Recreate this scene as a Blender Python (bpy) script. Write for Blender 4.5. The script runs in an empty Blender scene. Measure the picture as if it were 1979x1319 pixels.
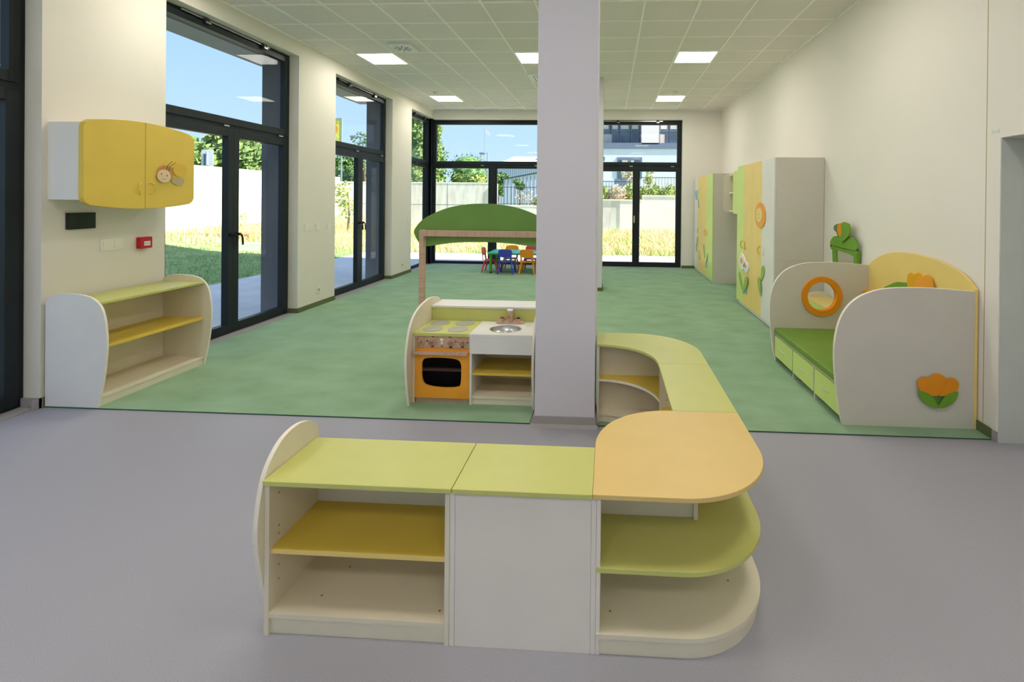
import bpy, bmesh, math, random
from mathutils import Vector, Matrix
random.seed(7)
S = bpy.context.scene
C = S.collection
PI = math.pi

# ------------------------------------------------------------------ camera
cam_d = bpy.data.cameras.new('camera'); cam = bpy.data.objects.new('camera', cam_d); C.objects.link(cam)
S.camera = cam
F_PX, CX, CY, YAW, PITCH, ROLL, HC = 945.2537, 1126.8072, 389.869, -0.0532, -0.0041, 0.0099, 1.6304
cam_d.sensor_fit = 'HORIZONTAL'; cam_d.sensor_width = 36
cam_d.lens = F_PX / 1979 * 36
cam_d.shift_x = (989.5 - CX) / 1979
cam_d.shift_y = (CY - 659.5) / 1979
cam_d.clip_start = .05; cam_d.clip_end = 400
_f = Vector((math.sin(YAW) * math.cos(PITCH), math.cos(YAW) * math.cos(PITCH), math.sin(PITCH)))
_r = Vector((math.cos(YAW), -math.sin(YAW), 0)); _u = _r.cross(_f)
_r2 = math.cos(ROLL) * _r + math.sin(ROLL) * _u; _u2 = -math.sin(ROLL) * _r + math.cos(ROLL) * _u
cam.matrix_world = Matrix(((_r2.x, _u2.x, -_f.x, 0), (_r2.y, _u2.y, -_f.y, 0), (_r2.z, _u2.z, -_f.z, HC), (0, 0, 0, 1)))

# ------------------------------------------------------------------ light and exposure
S.view_settings.view_transform = 'Standard'; S.view_settings.look = 'None'
S.view_settings.gamma = 1; S.view_settings.use_curve_mapping = False
S.view_settings.exposure = 0.0
SUN_TRAVEL = Vector((-1.0, .17, -1.0))
W = bpy.data.worlds.new('sky'); S.world = W; W.use_nodes = True
nt = W.node_tree; nt.nodes.clear()
wo = nt.nodes.new('ShaderNodeOutputWorld'); bg = nt.nodes.new('ShaderNodeBackground')
tcw = nt.nodes.new('ShaderNodeTexCoord'); sx_ = nt.nodes.new('ShaderNodeSeparateXYZ'); sk = nt.nodes.new('ShaderNodeValToRGB')
nt.links.new(tcw.outputs['Generated'], sx_.inputs[0]); nt.links.new(sx_.outputs['Z'], sk.inputs[0])
el = sk.color_ramp.elements; el[0].position = 0; el[0].color = (.62, .80, 1.0, 1); el[1].position = 1; el[1].color = (.30, .48, .95, 1)
q = el.new(.12); q.color = (.50, .73, 1.0, 1); q = el.new(.38); q.color = (.34, .58, 1.0, 1)
nt.links.new(sk.outputs[0], bg.inputs[0]); nt.links.new(bg.outputs[0], wo.inputs[0])
bg.inputs[1].default_value = 1.18
sun_d = bpy.data.lights.new('sun', 'SUN'); sun_d.energy = 12.0; sun_d.angle = math.radians(.6); sun_d.color = (1, .95, .86)
sun = bpy.data.objects.new('sun', sun_d); C.objects.link(sun); sun.location = (10, -5, 20)
sun.rotation_euler = SUN_TRAVEL.to_track_quat('-Z', 'Y').to_euler()
LAMP = 23.0                      # radiance of the ceiling light diffusers
S.cycles.max_bounces = 10; S.cycles.diffuse_bounces = 6; S.cycles.transparent_max_bounces = 16
S.cycles.sample_clamp_indirect = 6.0

# ------------------------------------------------------------------ room sizes
XL, XR, YB, YC, ZC, YREAR = -4.318, 2.66, 11.814, 3.507, 3.79, -4.0

# ------------------------------------------------------------------ materials
def mat(name, col, rough=.5, spec=.35, var=.04, scale=6, bump=0, bscale=200, col2=None, metal=0, lo=.35, hi=.65, stretch=None):
    m = bpy.data.materials.new(name); m.use_nodes = True
    n = m.node_tree.nodes; l = m.node_tree.links; b = n['Principled BSDF']
    b.inputs['Roughness'].default_value = rough; b.inputs['Specular IOR Level'].default_value = spec
    b.inputs['Metallic'].default_value = metal
    tc = n.new('ShaderNodeTexCoord'); mp = n.new('ShaderNodeMapping'); l.new(tc.outputs['Object'], mp.inputs[0])
    if stretch: mp.inputs['Scale'].default_value = stretch
    nz = n.new('ShaderNodeTexNoise'); nz.inputs['Scale'].default_value = scale; nz.inputs['Detail'].default_value = 5
    l.new(mp.outputs[0], nz.inputs[0])
    cr = n.new('ShaderNodeValToRGB'); l.new(nz.outputs[0], cr.inputs[0])
    cr.color_ramp.elements[0].position = lo; cr.color_ramp.elements[1].position = hi
    c2 = col2 if col2 else tuple(min(1, c * (1 + var)) for c in col)
    c1 = col if col2 else tuple(c * (1 - var) for c in col)
    cr.color_ramp.elements[0].color = (*c1, 1); cr.color_ramp.elements[1].color = (*c2, 1)
    l.new(cr.outputs[0], b.inputs['Base Color'])
    if bump:
        n2 = n.new('ShaderNodeTexNoise'); n2.inputs['Scale'].default_value = bscale; n2.inputs['Detail'].default_value = 3
        l.new(tc.outputs['Object'], n2.inputs[0])
        bp = n.new('ShaderNodeBump'); bp.inputs['Strength'].default_value = bump; bp.inputs['Distance'].default_value = .004
        l.new(n2.outputs[0], bp.inputs['Height']); l.new(bp.outputs[0], b.inputs['Normal'])
    return m
M = {}
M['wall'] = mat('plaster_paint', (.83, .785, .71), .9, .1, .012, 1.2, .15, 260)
M['wallgrey'] = mat('plaster_grey_jamb', (.56, .57, .52), .8, .15, .02)
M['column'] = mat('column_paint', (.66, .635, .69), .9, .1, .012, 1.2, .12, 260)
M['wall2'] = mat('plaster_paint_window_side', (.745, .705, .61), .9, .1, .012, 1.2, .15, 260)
M['warmlitwhite'] = mat('white_laminate_warm_lit', (.80, .735, .655), .45, .35, .015, 5)  # copy of the white laminate, colour warmed to offset bluish rear daylight
M['beeyellow'] = mat('bee_yellow_paint', (.72, .46, .06), .5, .3, .03, 8)
M['ceil'] = mat('mineral_tile', (.82, .755, .70), .95, .05, .02, 40, .3, 300)
M['tbar'] = mat('ceiling_bar', (.97, .94, .87), .7, .1, .01)
M['carpet'] = mat('green_carpet', (.245, .375, .23), .98, .03, 0, 2.6, .6, 420, col2=(.315, .46, .30), lo=.3, hi=.7, stretch=(1, 1.35, 1))
M['carpetedge'] = mat('carpet_edge', (.045, .10, .07), .95, .03)
M['vinyl'] = mat('grey_vinyl', (.32, .318, .36), .5, .3, 0, 300, 0, 200, col2=(.39, .38, .42), lo=.4, hi=.6)
M['vinylbase'] = mat('grey_vinyl_skirting', (.36, .335, .33), .55, .3, .02)
M['greenbase'] = mat('green_skirting', (.13, .16, .07), .8, .1, .03)
M['frame'] = mat('anthracite_aluminium', (.013, .018, .020), .45, .25, .1, 3)
M['extgrey'] = mat('exterior_slate_reveal', (.12, .125, .14), .7, .2, .03)
M['soffit'] = mat('grey_soffit', (.46, .44, .40), .9, .1, .06, 3)
M['whitemetal'] = mat('white_metal', (.80, .80, .80), .4, .4, .01)
M['steel'] = mat('brushed_steel', (.62, .60, .56), .28, .5, .03, 8, metal=1)
M['cream'] = mat('cream_laminate', (.76, .69, .53), .5, .3, .02, 5)
M['white'] = mat('white_laminate', (.78, .76, .71), .45, .35, .015, 5)
M['sidew'] = mat('side_panel_laminate', (.62, .58, .50), .5, .3, .015, 5)
M['edge'] = mat('cream_edging', (.84, .78, .66), .5, .3, .01)
M['lime'] = mat('lime_laminate', (.56, .565, .17), .38, .4, .02, 5)
M['limed'] = mat('lime_laminate_front', (.62, .76, .22), .4, .4, .02, 5)
M['apricot'] = mat('apricot_laminate', (.73, .52, .19), .42, .35, .02, 5)
M['yellow'] = mat('yellow_laminate', (.75, .53, .075), .42, .35, .02, 5)
M['paleyellow'] = mat('pale_yellow_laminate', (.84, .63, .20), .42, .35, .02, 5)
M['cabyellow'] = mat('yellow_cabinet_laminate', (.74, .53, .09), .5, .3, .02, 5)
M['orange'] = mat('orange_laminate', (.86, .36, .03), .42, .35, .03, 8)
M['dorange'] = mat('orange_paint', (.78, .28, .008), .5, .3, .03, 8)
M['amber'] = mat('amber_paint', (.78, .40, .012), .5, .3, .03, 8)
M['leaf'] = mat('leaf_green_paint', (.16, .34, .025), .5, .3, .05, 8)
M['leafl'] = mat('light_leaf_green_paint', (.30, .47, .11), .5, .3, .05, 8)
M['leafd'] = mat('dark_leaf_green_paint', (.12, .22, .06), .5, .3, .05, 8)
M['canopy'] = mat('canopy_green_laminate', (.165, .31, .065), .55, .25, .04, 4)
M['mattress'] = mat('green_leatherette', (.15, .27, .03), .5, .35, .05, 6, .25, 30)
M['beech'] = mat('beech_wood', (.52, .34, .235), .5, .3, 0, 5, .1, 120, col2=(.62, .42, .30), stretch=(1, 1, 14))
M['beechh'] = mat('beech_wood_level', (.52, .34, .235), .5, .3, 0, 5, .1, 120, col2=(.62, .42, .30), stretch=(14, 1, 1))
M['knobwood'] = mat('knob_wood', (.38, .22, .12), .5, .3, .08, 20)
M['plate'] = mat('hotplate_grey', (.42, .42, .37), .5, .3, .03, 30)
M['black'] = mat('black_plastic', (.012, .012, .013), .4, .4, .05)
M['darkglass'] = mat('dark_smoked_glass', (.008, .02, .014), .06, .6, .1)
M['red'] = mat('red_plastic', (.50, .012, .02), .4, .4, .04)
M['chairred'] = mat('chair_red_plastic', (.62, .045, .05), .4, .4, .04)
M['blue'] = mat('chair_blue_plastic', (.045, .07, .48), .4, .4, .04)
M['chairorange'] = mat('chair_orange_plastic', (.80, .28, .01), .4, .4, .04)
M['turq'] = mat('turquoise_table_top', (.06, .50, .46), .35, .4, .03)
M['tgreen'] = mat('green_table_leg', (.06, .32, .03), .4, .4, .04)
M['tred'] = mat('crimson_plastic', (.45, .02, .06), .4, .4, .04)
M['skin'] = mat('peach_paint', (.74, .56, .34), .5, .3, .02)
M['brown'] = mat('brown_paint', (.50, .24, .07), .5, .3, .03)
M['taupe'] = mat('taupe_paint', (.48, .38, .20), .5, .3, .03)
M['line'] = mat('dark_line', (.05, .03, .015), .6, .2, .02)
M['skyblue'] = mat('light_blue_paint', (.25, .55, .72), .5, .3, .03)
M['switch'] = mat('switch_plastic', (.78, .75, .64), .4, .4, .01)
M['mirror'] = mat('mirror_glass', (.85, .87, .85), .03, .5, 0, metal=1)
M['pave'] = mat('patio_concrete', (.70, .68, .65), .85, .15, 0, 3, .1, 60, col2=(.78, .76, .72))
M['grass'] = mat('lawn_ground', (.20, .34, .12), .95, .05, 0, 3, .6, 40, col2=(.42, .46, .20))
M['soil'] = mat('sandy_soil', (.42, .22, .10), .95, .05, 0, 5, .5, 30, col2=(.55, .36, .17))
M['blade'] = mat('dry_grass_blades', (.84, .66, .40), .8, .1, 0, 1.3, 0, 10, col2=(.62, .64, .26), lo=.45, hi=.62)
M['bladeg'] = mat('green_grass_blades', (.24, .42, .14), .8, .1, 0, 1.5, 0, 10, col2=(.48, .60, .24))
M['gwall'] = mat('light_garden_render', (.84, .79, .76), .9, .1, 0, 1.2, .1, 40, col2=(.90, .86, .83))
M['concrete'] = mat('board_marked_concrete', (.66, .62, .58), .9, .1, 0, 1.6, .1, 40, col2=(.80, .77, .75), stretch=(3, 3, .7))
M['leaves1'] = mat('tree_leaves', (.08, .16, .04), .7, .2, 0, 1.4, 0, 10, col2=(.30, .40, .13), lo=.3, hi=.66)
M['leaves2'] = mat('yellow_green_leaves', (.24, .34, .08), .7, .2, 0, 2.0, 0, 10, col2=(.60, .64, .22))
M['leaves3'] = mat('dark_green_leaves', (.04, .10, .03), .7, .2, 0, 1.5, 0, 10, col2=(.20, .34, .10))
M['leaves4'] = mat('pale_pinkish_foliage', (.50, .42, .30), .7, .2, 0, 3.0, 0, 10, col2=(.74, .70, .50))
M['bark'] = mat('bark', (.20, .15, .10), .9, .1, .1, 8)
M['shadewall'] = mat('pale_render_shade_tint', (.78, .78, .90), .9, .1, .02, 1)  # bluish shade on the far walls put into the base colour
M['pinkwall'] = mat('pale_pink_render', (.86, .74, .76), .9, .1, .03, 20)
M['slate'] = mat('slate_band', (.20, .23, .33), .8, .2, .03)
M['winglass'] = mat('far_window_glass', (.10, .14, .18), .1, .6, .3, .8)
M['blind'] = mat('window_blind', (.62, .58, .50), .8, .1, .03)
M['shed'] = mat('pale_blue_sheet_metal', (.68, .72, .90), .6, .3, .02, 1)
M['roofsheet'] = mat('corrugated_roof_sheet', (.72, .62, .54), .6, .3, .03, 1)
M['rail'] = mat('dark_railing', (.05, .06, .08), .5, .3, .05)
M['polegrey'] = mat('galvanised_pole', (.30, .36, .46), .5, .4, .04)
M['flag'] = mat('flag_cloth', (.80, .72, .74), .8, .1, .02)
M['banner'] = mat('yellow_banner', (.80, .78, .12), .7, .2, .02)
M['letters'] = mat('lettering_grey', (.35, .35, .25), .7, .2, .02)
M['whitetext'] = mat('lettering_white', (.85, .85, .8), .7, .2, .02)

g = bpy.data.materials.new('window_glass'); g.use_nodes = True; n = g.node_tree.nodes; l = g.node_tree.links; n.clear()
o_ = n.new('ShaderNodeOutputMaterial'); mx = n.new('ShaderNodeMixShader'); tr = n.new('ShaderNodeBsdfTransparent'); gl = n.new('ShaderNodeBsdfGlossy')
gl.inputs['Roughness'].default_value = 0.01; gl.inputs['Color'].default_value = (.95, .95, .95, 1); tr.inputs[0].default_value = (.975, .985, .98, 1)
lw = n.new('ShaderNodeLayerWeight'); lw.inputs[0].default_value = .5
pw = n.new('ShaderNodeMath'); pw.operation = 'POWER'; pw.inputs[1].default_value = 5
mu = n.new('ShaderNodeMath'); mu.operation = 'MULTIPLY_ADD'; mu.inputs[1].default_value = .36; mu.inputs[2].default_value = .005
l.new(lw.outputs['Facing'], pw.inputs[0]); l.new(pw.outputs[0], mu.inputs[0]); l.new(mu.outputs[0], mx.inputs[0])
l.new(tr.outputs[0], mx.inputs[1]); l.new(gl.outputs[0], mx.inputs[2]); l.new(mx.outputs[0], o_.inputs[0])
M['glass'] = g
sg = g.copy(); sg.name = 'smoked_glass'
for q in sg.node_tree.nodes:
    if q.type == 'BSDF_TRANSPARENT': q.inputs[0].default_value = (.55, .50, .48, 1)
M['smoke'] = sg
e = bpy.data.materials.new('light_diffuser'); e.use_nodes = True; b = e.node_tree.nodes['Principled BSDF']
b.inputs['Base Color'].default_value = (.9, .88, .82, 1); b.inputs['Emission Color'].default_value = (1, .945, .86, 1); b.inputs['Emission Strength'].default_value = LAMP
M['diffuser'] = e

# ------------------------------------------------------------------ mesh helpers
def nb(): return bmesh.new()
def box(bm, x0, y0, z0, x1, y1, z1, mi=0):
    if x0 > x1: x0, x1 = x1, x0
    if y0 > y1: y0, y1 = y1, y0
    if z0 > z1: z0, z1 = z1, z0
    v = [bm.verts.new(p) for p in ((x0, y0, z0), (x1, y0, z0), (x1, y1, z0), (x0, y1, z0), (x0, y0, z1), (x1, y0, z1), (x1, y1, z1), (x0, y1, z1))]
    for f in ((0, 3, 2, 1), (4, 5, 6, 7), (0, 1, 5, 4), (1, 2, 6, 5), (2, 3, 7, 6), (3, 0, 4, 7)):
        bm.faces.new([v[i] for i in f]).material_index = mi
    return bm
def mp3(axis, p, a):
    return (a, p[0], p[1]) if axis == 'x' else (p[0], a, p[1]) if axis == 'y' else (p[0], p[1], a)
def prism(bm, pts, axis, a0, a1, mi=0, me=None, holes=()):
    me = mi if me is None else me
    loops = [pts] + list(holes)
    vs = []
    for lp in loops:
        A = [bm.verts.new(mp3(axis, p, a0)) for p in lp]; B = [bm.verts.new(mp3(axis, p, a1)) for p in lp]
        vs.append((A, B)); k = len(lp)
        for i in range(k):
            bm.faces.new((A[i], A[(i + 1) % k], B[(i + 1) % k], B[i])).material_index = me
    if not holes:
        bm.faces.new(vs[0][0]).material_index = mi; bm.faces.new(vs[0][1]).material_index = mi
    else:
        for s in (0, 1):
            ed = []
            for lp in vs:
                L_ = lp[s]
                for i in range(len(L_)):
                    ed.append(bm.edges.get((L_[i], L_[(i + 1) % len(L_)])))
            r = bmesh.ops.triangle_fill(bm, use_beauty=True, use_dissolve=False, edges=ed)
            for f in r['geom']:
                if isinstance(f, bmesh.types.BMFace): f.material_index = mi
    return bm
def sm(pts, n=6, closed=True):
    """catmull-rom through the points"""
    out = []; k = len(pts)
    rng = range(k) if closed else range(k - 1)
    for i in rng:
        g_ = lambda j: Vector(pts[j % k]) if closed else Vector(pts[max(0, min(k - 1, j))])
        p0, p1, p2, p3 = g_(i - 1), g_(i), g_(i + 1), g_(i + 2)
        for s in range(n):
            t = s / n
            out.append(tuple(.5 * ((2 * p1) + (p2 - p0) * t + (2 * p0 - 5 * p1 + 4 * p2 - p3) * t * t + (3 * p1 - p0 - 3 * p2 + p3) * t ** 3)))
    if not closed: out.append(tuple(pts[-1]))
    return out
def ell(cx, cy, rx, ry=None, n=32, rot=0, a0=0, a1=2 * PI):
    ry = rx if ry is None else ry
    full = abs(a1 - a0 - 2 * PI) < 1e-6
    out = []
    for i in range(n if full else n + 1):
        a = a0 + (a1 - a0) * i / n
        x, y = rx * math.cos(a), ry * math.sin(a)
        out.append((cx + x * math.cos(rot) - y * math.sin(rot), cy + x * math.sin(rot) + y * math.cos(rot)))
    return out
def rrect(x0, y0, x1, y1, r, n=6):
    """rounded rectangle; r is one radius or four: (x0y0, x1y0, x1y1, x0y1)"""
    rs = (r,) * 4 if not isinstance(r, (tuple, list)) else r
    cs = ((x0, y0, 1, 1, PI), (x1, y0, -1, 1, 1.5 * PI), (x1, y1, -1, -1, 0), (x0, y1, 1, -1, .5 * PI))
    out = []
    for (cx, cy, sx, sy, a), q in zip(cs, rs):
        if q <= 0: out.append((cx, cy)); continue
        for i in range(n + 1):
            t = a + .5 * PI * i / n
            out.append((cx + sx * q + q * math.cos(t), cy + sy * q + q * math.sin(t)))
    return out
def leafpts(p0, p1, w, n=10, bulge=.55):
    """pointed-leaf outline from the tip p0 to the rounded end p1"""
    a = Vector(p0); b = Vector(p1); d = b - a; nrm = Vector((-d.y, d.x)).normalized()
    L_, R_ = [], []
    for i in range(n + 1):
        t = i / n; s = w * (math.sin(PI * t ** bulge) if t < 1 else 0) 
        s = w * math.sin(PI * min(1, t) ** 1.25) if bulge > 1 else w * (math.sin(PI * t) ** .7)
        L_.append(tuple(a + d * t + nrm * s)); R_.append(tuple(a + d * t - nrm * s))
    return L_ + R_[-2:0:-1]
def petal(p0, p1, w, n=12):
    """drop outline: narrow at p0, broad rounded at p1"""
    a = Vector(p0); b = Vector(p1); d = b - a; nrm = Vector((-d.y, d.x)).normalized(); out = []
    N = 2 * n
    for i in range(N):
        u = 2 * PI * i / N
        t = .5 - .5 * math.cos(u); s = w * math.sin(u) * (.25 + .75 * t) * 1.15
        out.append(tuple(a + d * t + nrm * s))
    return out
def cyl(bm, p0, p1, r0, r1=None, seg=16, mi=0):
    r1 = r0 if r1 is None else r1
    a = Vector(p0); b = Vector(p1); d = (b - a).normalized()
    u = d.orthogonal().normalized(); v = d.cross(u)
    A = [bm.verts.new(a + (u * math.cos(2 * PI * i / seg) + v * math.sin(2 * PI * i / seg)) * r0) for i in range(seg)]
    B = [bm.verts.new(b + (u * math.cos(2 * PI * i / seg) + v * math.sin(2 * PI * i / seg)) * r1) for i in range(seg)]
    for i in range(seg):
        bm.faces.new((A[i], A[(i + 1) % seg], B[(i + 1) % seg], B[i])).material_index = mi
    bm.faces.new(A[::-1]).material_index = mi; bm.faces.new(B).material_index = mi
    return bm
def tube(bm, pts, r, seg=8, mi=0, closed=False):
    P = [Vector(p) for p in pts]; k = len(P); rings = []
    for i, p in enumerate(P):
        a = P[(i - 1) % k] if (closed or i > 0) else P[i]; b = P[(i + 1) % k] if (closed or i < k - 1) else P[i]
        d = (b - a).normalized(); ref = Vector((0, 0, 1)) if abs(d.z) < .9 else Vector((1, 0, 0))
        u = d.cross(ref).normalized(); v = d.cross(u)
        rr = r[i] if isinstance(r, (list, tuple)) else r
        rings.append([bm.verts.new(p + (u * math.cos(2 * PI * j / seg) + v * math.sin(2 * PI * j / seg)) * rr) for j in range(seg)])
    for i in range(k if closed else k - 1):
        A, B = rings[i], rings[(i + 1) % k]
        for j in range(seg):
            bm.faces.new((A[j], A[(j + 1) % seg], B[(j + 1) % seg], B[j])).material_index = mi
    if not closed:
        bm.faces.new(rings[0][::-1]).material_index = mi; bm.faces.new(rings[-1]).material_index = mi
    return bm
def ball(bm, c, r, sx=1, sy=1, sz=1, mi=0, sub=2):
    g_ = bmesh.ops.create_icosphere(bm, subdivisions=sub, radius=r)
    for v in g_['verts']:
        v.co = Vector((v.co.x * sx + c[0], v.co.y * sy + c[1], v.co.z * sz + c[2]))
        for f in v.link_faces: f.material_index = mi
    return bm

WP = {}          # world origin of each object (no rotations while building)
def tag(o, label=None, cat=None, group=None, kind=None):
    if label: o['label'] = label
    if cat: o['category'] = cat
    if group: o['group'] = group
    if kind: o['kind'] = kind
    return o
def thing(name, loc, label, cat, group=None):
    o = bpy.data.objects.new(name, None); C.objects.link(o); o.location = loc; o.empty_display_size = .1
    WP[o.name] = Vector(loc)
    return tag(o, label, cat, group)
def obj(name, bm, mats, parent=None, bevel=0, smooth=False, label=None):
    if isinstance(mats, str): mats = (mats,)
    bmesh.ops.recalc_face_normals(bm, faces=bm.faces[:])
    me = bpy.data.meshes.new(name)
    if parent is not None: org = WP[parent.name]
    else:
        xs = [v.co.x for v in bm.verts]; ys = [v.co.y for v in bm.verts]; zs = [v.co.z for v in bm.verts]
        org = Vector(((min(xs) + max(xs)) / 2, (min(ys) + max(ys)) / 2, min(zs)))
    for v in bm.verts: v.co -= org
    bm.to_mesh(me); bm.free()
    for m in mats: me.materials.append(M[m])
    o = bpy.data.objects.new(name, me); C.objects.link(o)
    if parent is not None: o.parent = parent
    else: o.location = org
    WP[o.name] = org
    if smooth:
        me.shade_smooth()
        try: me.set_sharp_from_angle(angle=math.radians(38))
        except Exception: pass
    if bevel:
        md = o.modifiers.new('bevel', 'BEVEL'); md.width = bevel; md.segments = 2; md.limit_method = 'ANGLE'; md.angle_limit = math.radians(50)
    if label: o['label'] = label
    return o
def struct(name, bm, mats, parent=None, label=None, **k):
    o = obj(name, bm, mats, parent, **k)
    if parent is None: o['kind'] = 'structure'
    if label: o['label'] = label
    return o
def dup(root, loc, rz=0, label=None, group=None, recolor=None):
    def cp(o, parent):
        c = o.copy(); C.objects.link(c)
        if parent is not None: c.parent = parent
        if recolor and c.type == 'MESH':
            c.data = o.data.copy()
            for i, m in enumerate(c.data.materials):
                for a, b_ in recolor.items():
                    if m.name == M[a].name: c.data.materials[i] = M[b_]
        for ch in [q for q in bpy.data.objects if q.parent == o]: cp(ch, c)
        return c
    r = cp(root, None); r.location = loc; r.rotation_euler = (0, 0, rz)
    if label: r['label'] = label
    if group: r['group'] = group
    return r
def text_bm(s, size, place):
    """flat lettering as geometry; place maps (u, v, w) to a point"""
    cu = bpy.data.curves.new('lettering', 'FONT'); cu.body = s; cu.size = size; cu.extrude = .002; cu.align_x = 'RIGHT'
    ob = bpy.data.objects.new('lettering', cu); C.objects.link(ob)
    dg = bpy.context.evaluated_depsgraph_get(); me = bpy.data.meshes.new_from_object(ob.evaluated_get(dg))
    bm = nb(); bm.from_mesh(me)
    for v in bm.verts: v.co = Vector(place(v.co.x, v.co.y, v.co.z))
    bpy.data.objects.remove(ob); bpy.data.curves.remove(cu)
    return bm

# ================================================================== the room
# floor (grey vinyl), carpet field, baseboards
struct('floor', box(nb(), XL - .15, YREAR, -.12, XR + .2, YB + .15, 0), 'vinyl', label='grey speckled vinyl floor')
bm = nb()
cut = [(XL, YC), (-.56, YC), (-.56, 3.985), (-.065, 3.985), (-.065, YC), (XR, YC), (XR, YB), (XL, YB)]
prism(bm, cut, 'z', .0005, .009, 0, 1)
struct('floor_carpet', bm, ('carpet', 'carpetedge'), label='green short-pile carpet laid over the back of the room')

# left wall: piers between glazed openings, inner plaster layer and outer slate layer
WIN_L = [(-2.2, -.2), (1.3, 3.5), (4.54, 6.58), (7.50, 9.52), (10.47, 11.84)]
ZT = 3.585
def wall_runs(lo, hi, holes):
    out = []; a = lo
    for h in holes:
        out.append((a, h[0])); a = h[1]
    out.append((a, hi)); return [q for q in out if q[1] - q[0] > .01]
bm = nb()
for a, b_ in wall_runs(YREAR, 12.3, WIN_L[:4] + [(10.47, 12.4)]):
    box(bm, XL, a, 0, XL - .19, b_, ZC + .1, 0); box(bm, XL - .19, a, -.1, XL - .53, b_, ZC + .1, 1)
for a, b_ in WIN_L:
    b2 = b_ if b_ < 11 else 12.0
    box(bm, XL, a, ZT, XL - .19, b2, ZC + .1, 0); box(bm, XL - .19, a, ZT, XL - .53, b2, ZC + .1, 1)
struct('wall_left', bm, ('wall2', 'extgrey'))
# back wall
BW = [(-4.318, -1.5), (-.43, 1.74)]
bm = nb()
for a, b_ in ((-1.5, -.43), (1.74, XR + .3)):
    box(bm, a, YB, 0, b_, YB + .2, ZC + .1, 0); box(bm, a, YB + .2, -.1, b_, YB + .42, ZC + .1, 1)
for a, b_ in BW:
    box(bm, a, YB, ZT - .02, b_, YB + .2, ZC + .1, 0); box(bm, a - (.5 if a < -4 else 0), YB + .2, ZT - .02, b_, YB + .42, ZC + .1, 1)
struct('wall_back', bm, ('wall', 'extgrey'))
# right wall with a recessed doorway
DY0, DY1, DZ = 2.35, 3.475, 2.08
bm = nb()
box(bm, XR, DY1, 0, XR + .35, YB + .2, ZC + .1); box(bm, XR, YREAR, 0, XR + .35, DY0, ZC + .1); box(bm, XR, DY0, DZ, XR + .35, DY1, ZC + .1)
struct('wall_right', bm, 'wall')
# unseen rear wall; its two wide glazed openings are added for cool daylight
bm = nb()
RW = [(-4.1, -.9), (-.7, 2.45)]
for a, b_ in wall_runs(XL - .5, XR + .35, RW): box(bm, a, YREAR, 0, b_, YREAR - .3, ZC + .1)
for a, b_ in RW: box(bm, a, YREAR, ZT, b_, YREAR - .3, ZC + .1)
struct('wall_rear', bm, 'wall')

# ceiling with its suspended grid
bm = nb(); box(bm, XL - .1, YREAR - .1, ZC + .006, XR + .3, YB + .2, ZC + .1, 0)
gx, gy = .3685, 5.9296
x = gx - .6 * 8
while x < XR:
    if x > XL + .02: box(bm, x - .012, YREAR, ZC - .002, x + .012, YB, ZC + .008, 1)
    x += .6
y = gy - .6 * 16
while y < YB:
    if y > YREAR: box(bm, XL, y - .012, ZC - .001, XR, y + .012, ZC + .008, 1)
    y += .6
box(bm, XL, YREAR, ZC - .004, XL + .022, YB, ZC + .008, 1); box(bm, XR - .022, YREAR, ZC - .004, XR, YB, ZC + .008, 1)
box(bm, XL, YB - .022, ZC - .004, XR, YB, ZC + .008, 1)
struct('ceiling', bm, ('ceil', 'tbar'), label='suspended ceiling of square mineral tiles')

# columns
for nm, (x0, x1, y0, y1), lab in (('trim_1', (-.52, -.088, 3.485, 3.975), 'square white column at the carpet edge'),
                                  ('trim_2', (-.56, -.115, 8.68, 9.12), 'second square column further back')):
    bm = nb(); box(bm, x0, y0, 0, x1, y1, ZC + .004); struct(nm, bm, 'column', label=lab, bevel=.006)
# skirting
bm = nb(); prism(bm, [(-.53, 3.475), (-.078, 3.475), (-.078, 3.7), (-.53, 3.7)], 'z', 0, .075)
prism(bm, [(3.455, 0), (3.475, 0), (3.475, .022)], 'x', -.545, -.066)
struct('baseboard_column', bm, 'vinylbase')
bm = nb()
def sk_l(a, b_, mi): box(bm, XL, a, 0, XL + .014, b_, .075, mi)
sk_l(YC, 4.54, 0); sk_l(6.58, 7.50, 0); sk_l(9.52, 10.47, 0); sk_l(-.2, 1.3, 1); sk_l(3.44, YC, 1); sk_l(YREAR, -2.2, 1)
box(bm, XL - .14, 6.566, 0, XL, 6.582, .075, 0); box(bm, XL - .14, 9.506, 0, XL, 9.522, .075, 0); box(bm, XL - .14, 3.48, 0, XL + .014, 3.5, .075, 1)
struct('baseboard_left', bm, ('greenbase', 'vinylbase'))
bm = nb(); box(bm, -1.5, YB - .014, 0, -.43, YB, .075); box(bm, 1.74, YB - .014, 0, XR, YB, .075); struct('baseboard_back', bm, 'greenbase')
bm = nb(); box(bm, XR - .014, YC, 0, XR, YB, .075, 0); box(bm, XR - .014, DY1, 0, XR, YC, .075, 1); box(bm, XR - .014, YREAR, 0, XR, DY0, .075, 1)
struct('baseboard_right', bm, ('greenbase', 'vinylbase'))
bm = nb(); box(bm, -.575, 8.665, 0, -.1, 9.13, .07); struct('baseboard_column', bm, 'greenbase')
# thin expansion joint in the right wall
bm = nb(); box(bm, XR - .0015, 3.602, .08, XR, 3.608, ZC); struct('trim_joint', bm, 'taupe')

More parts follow.
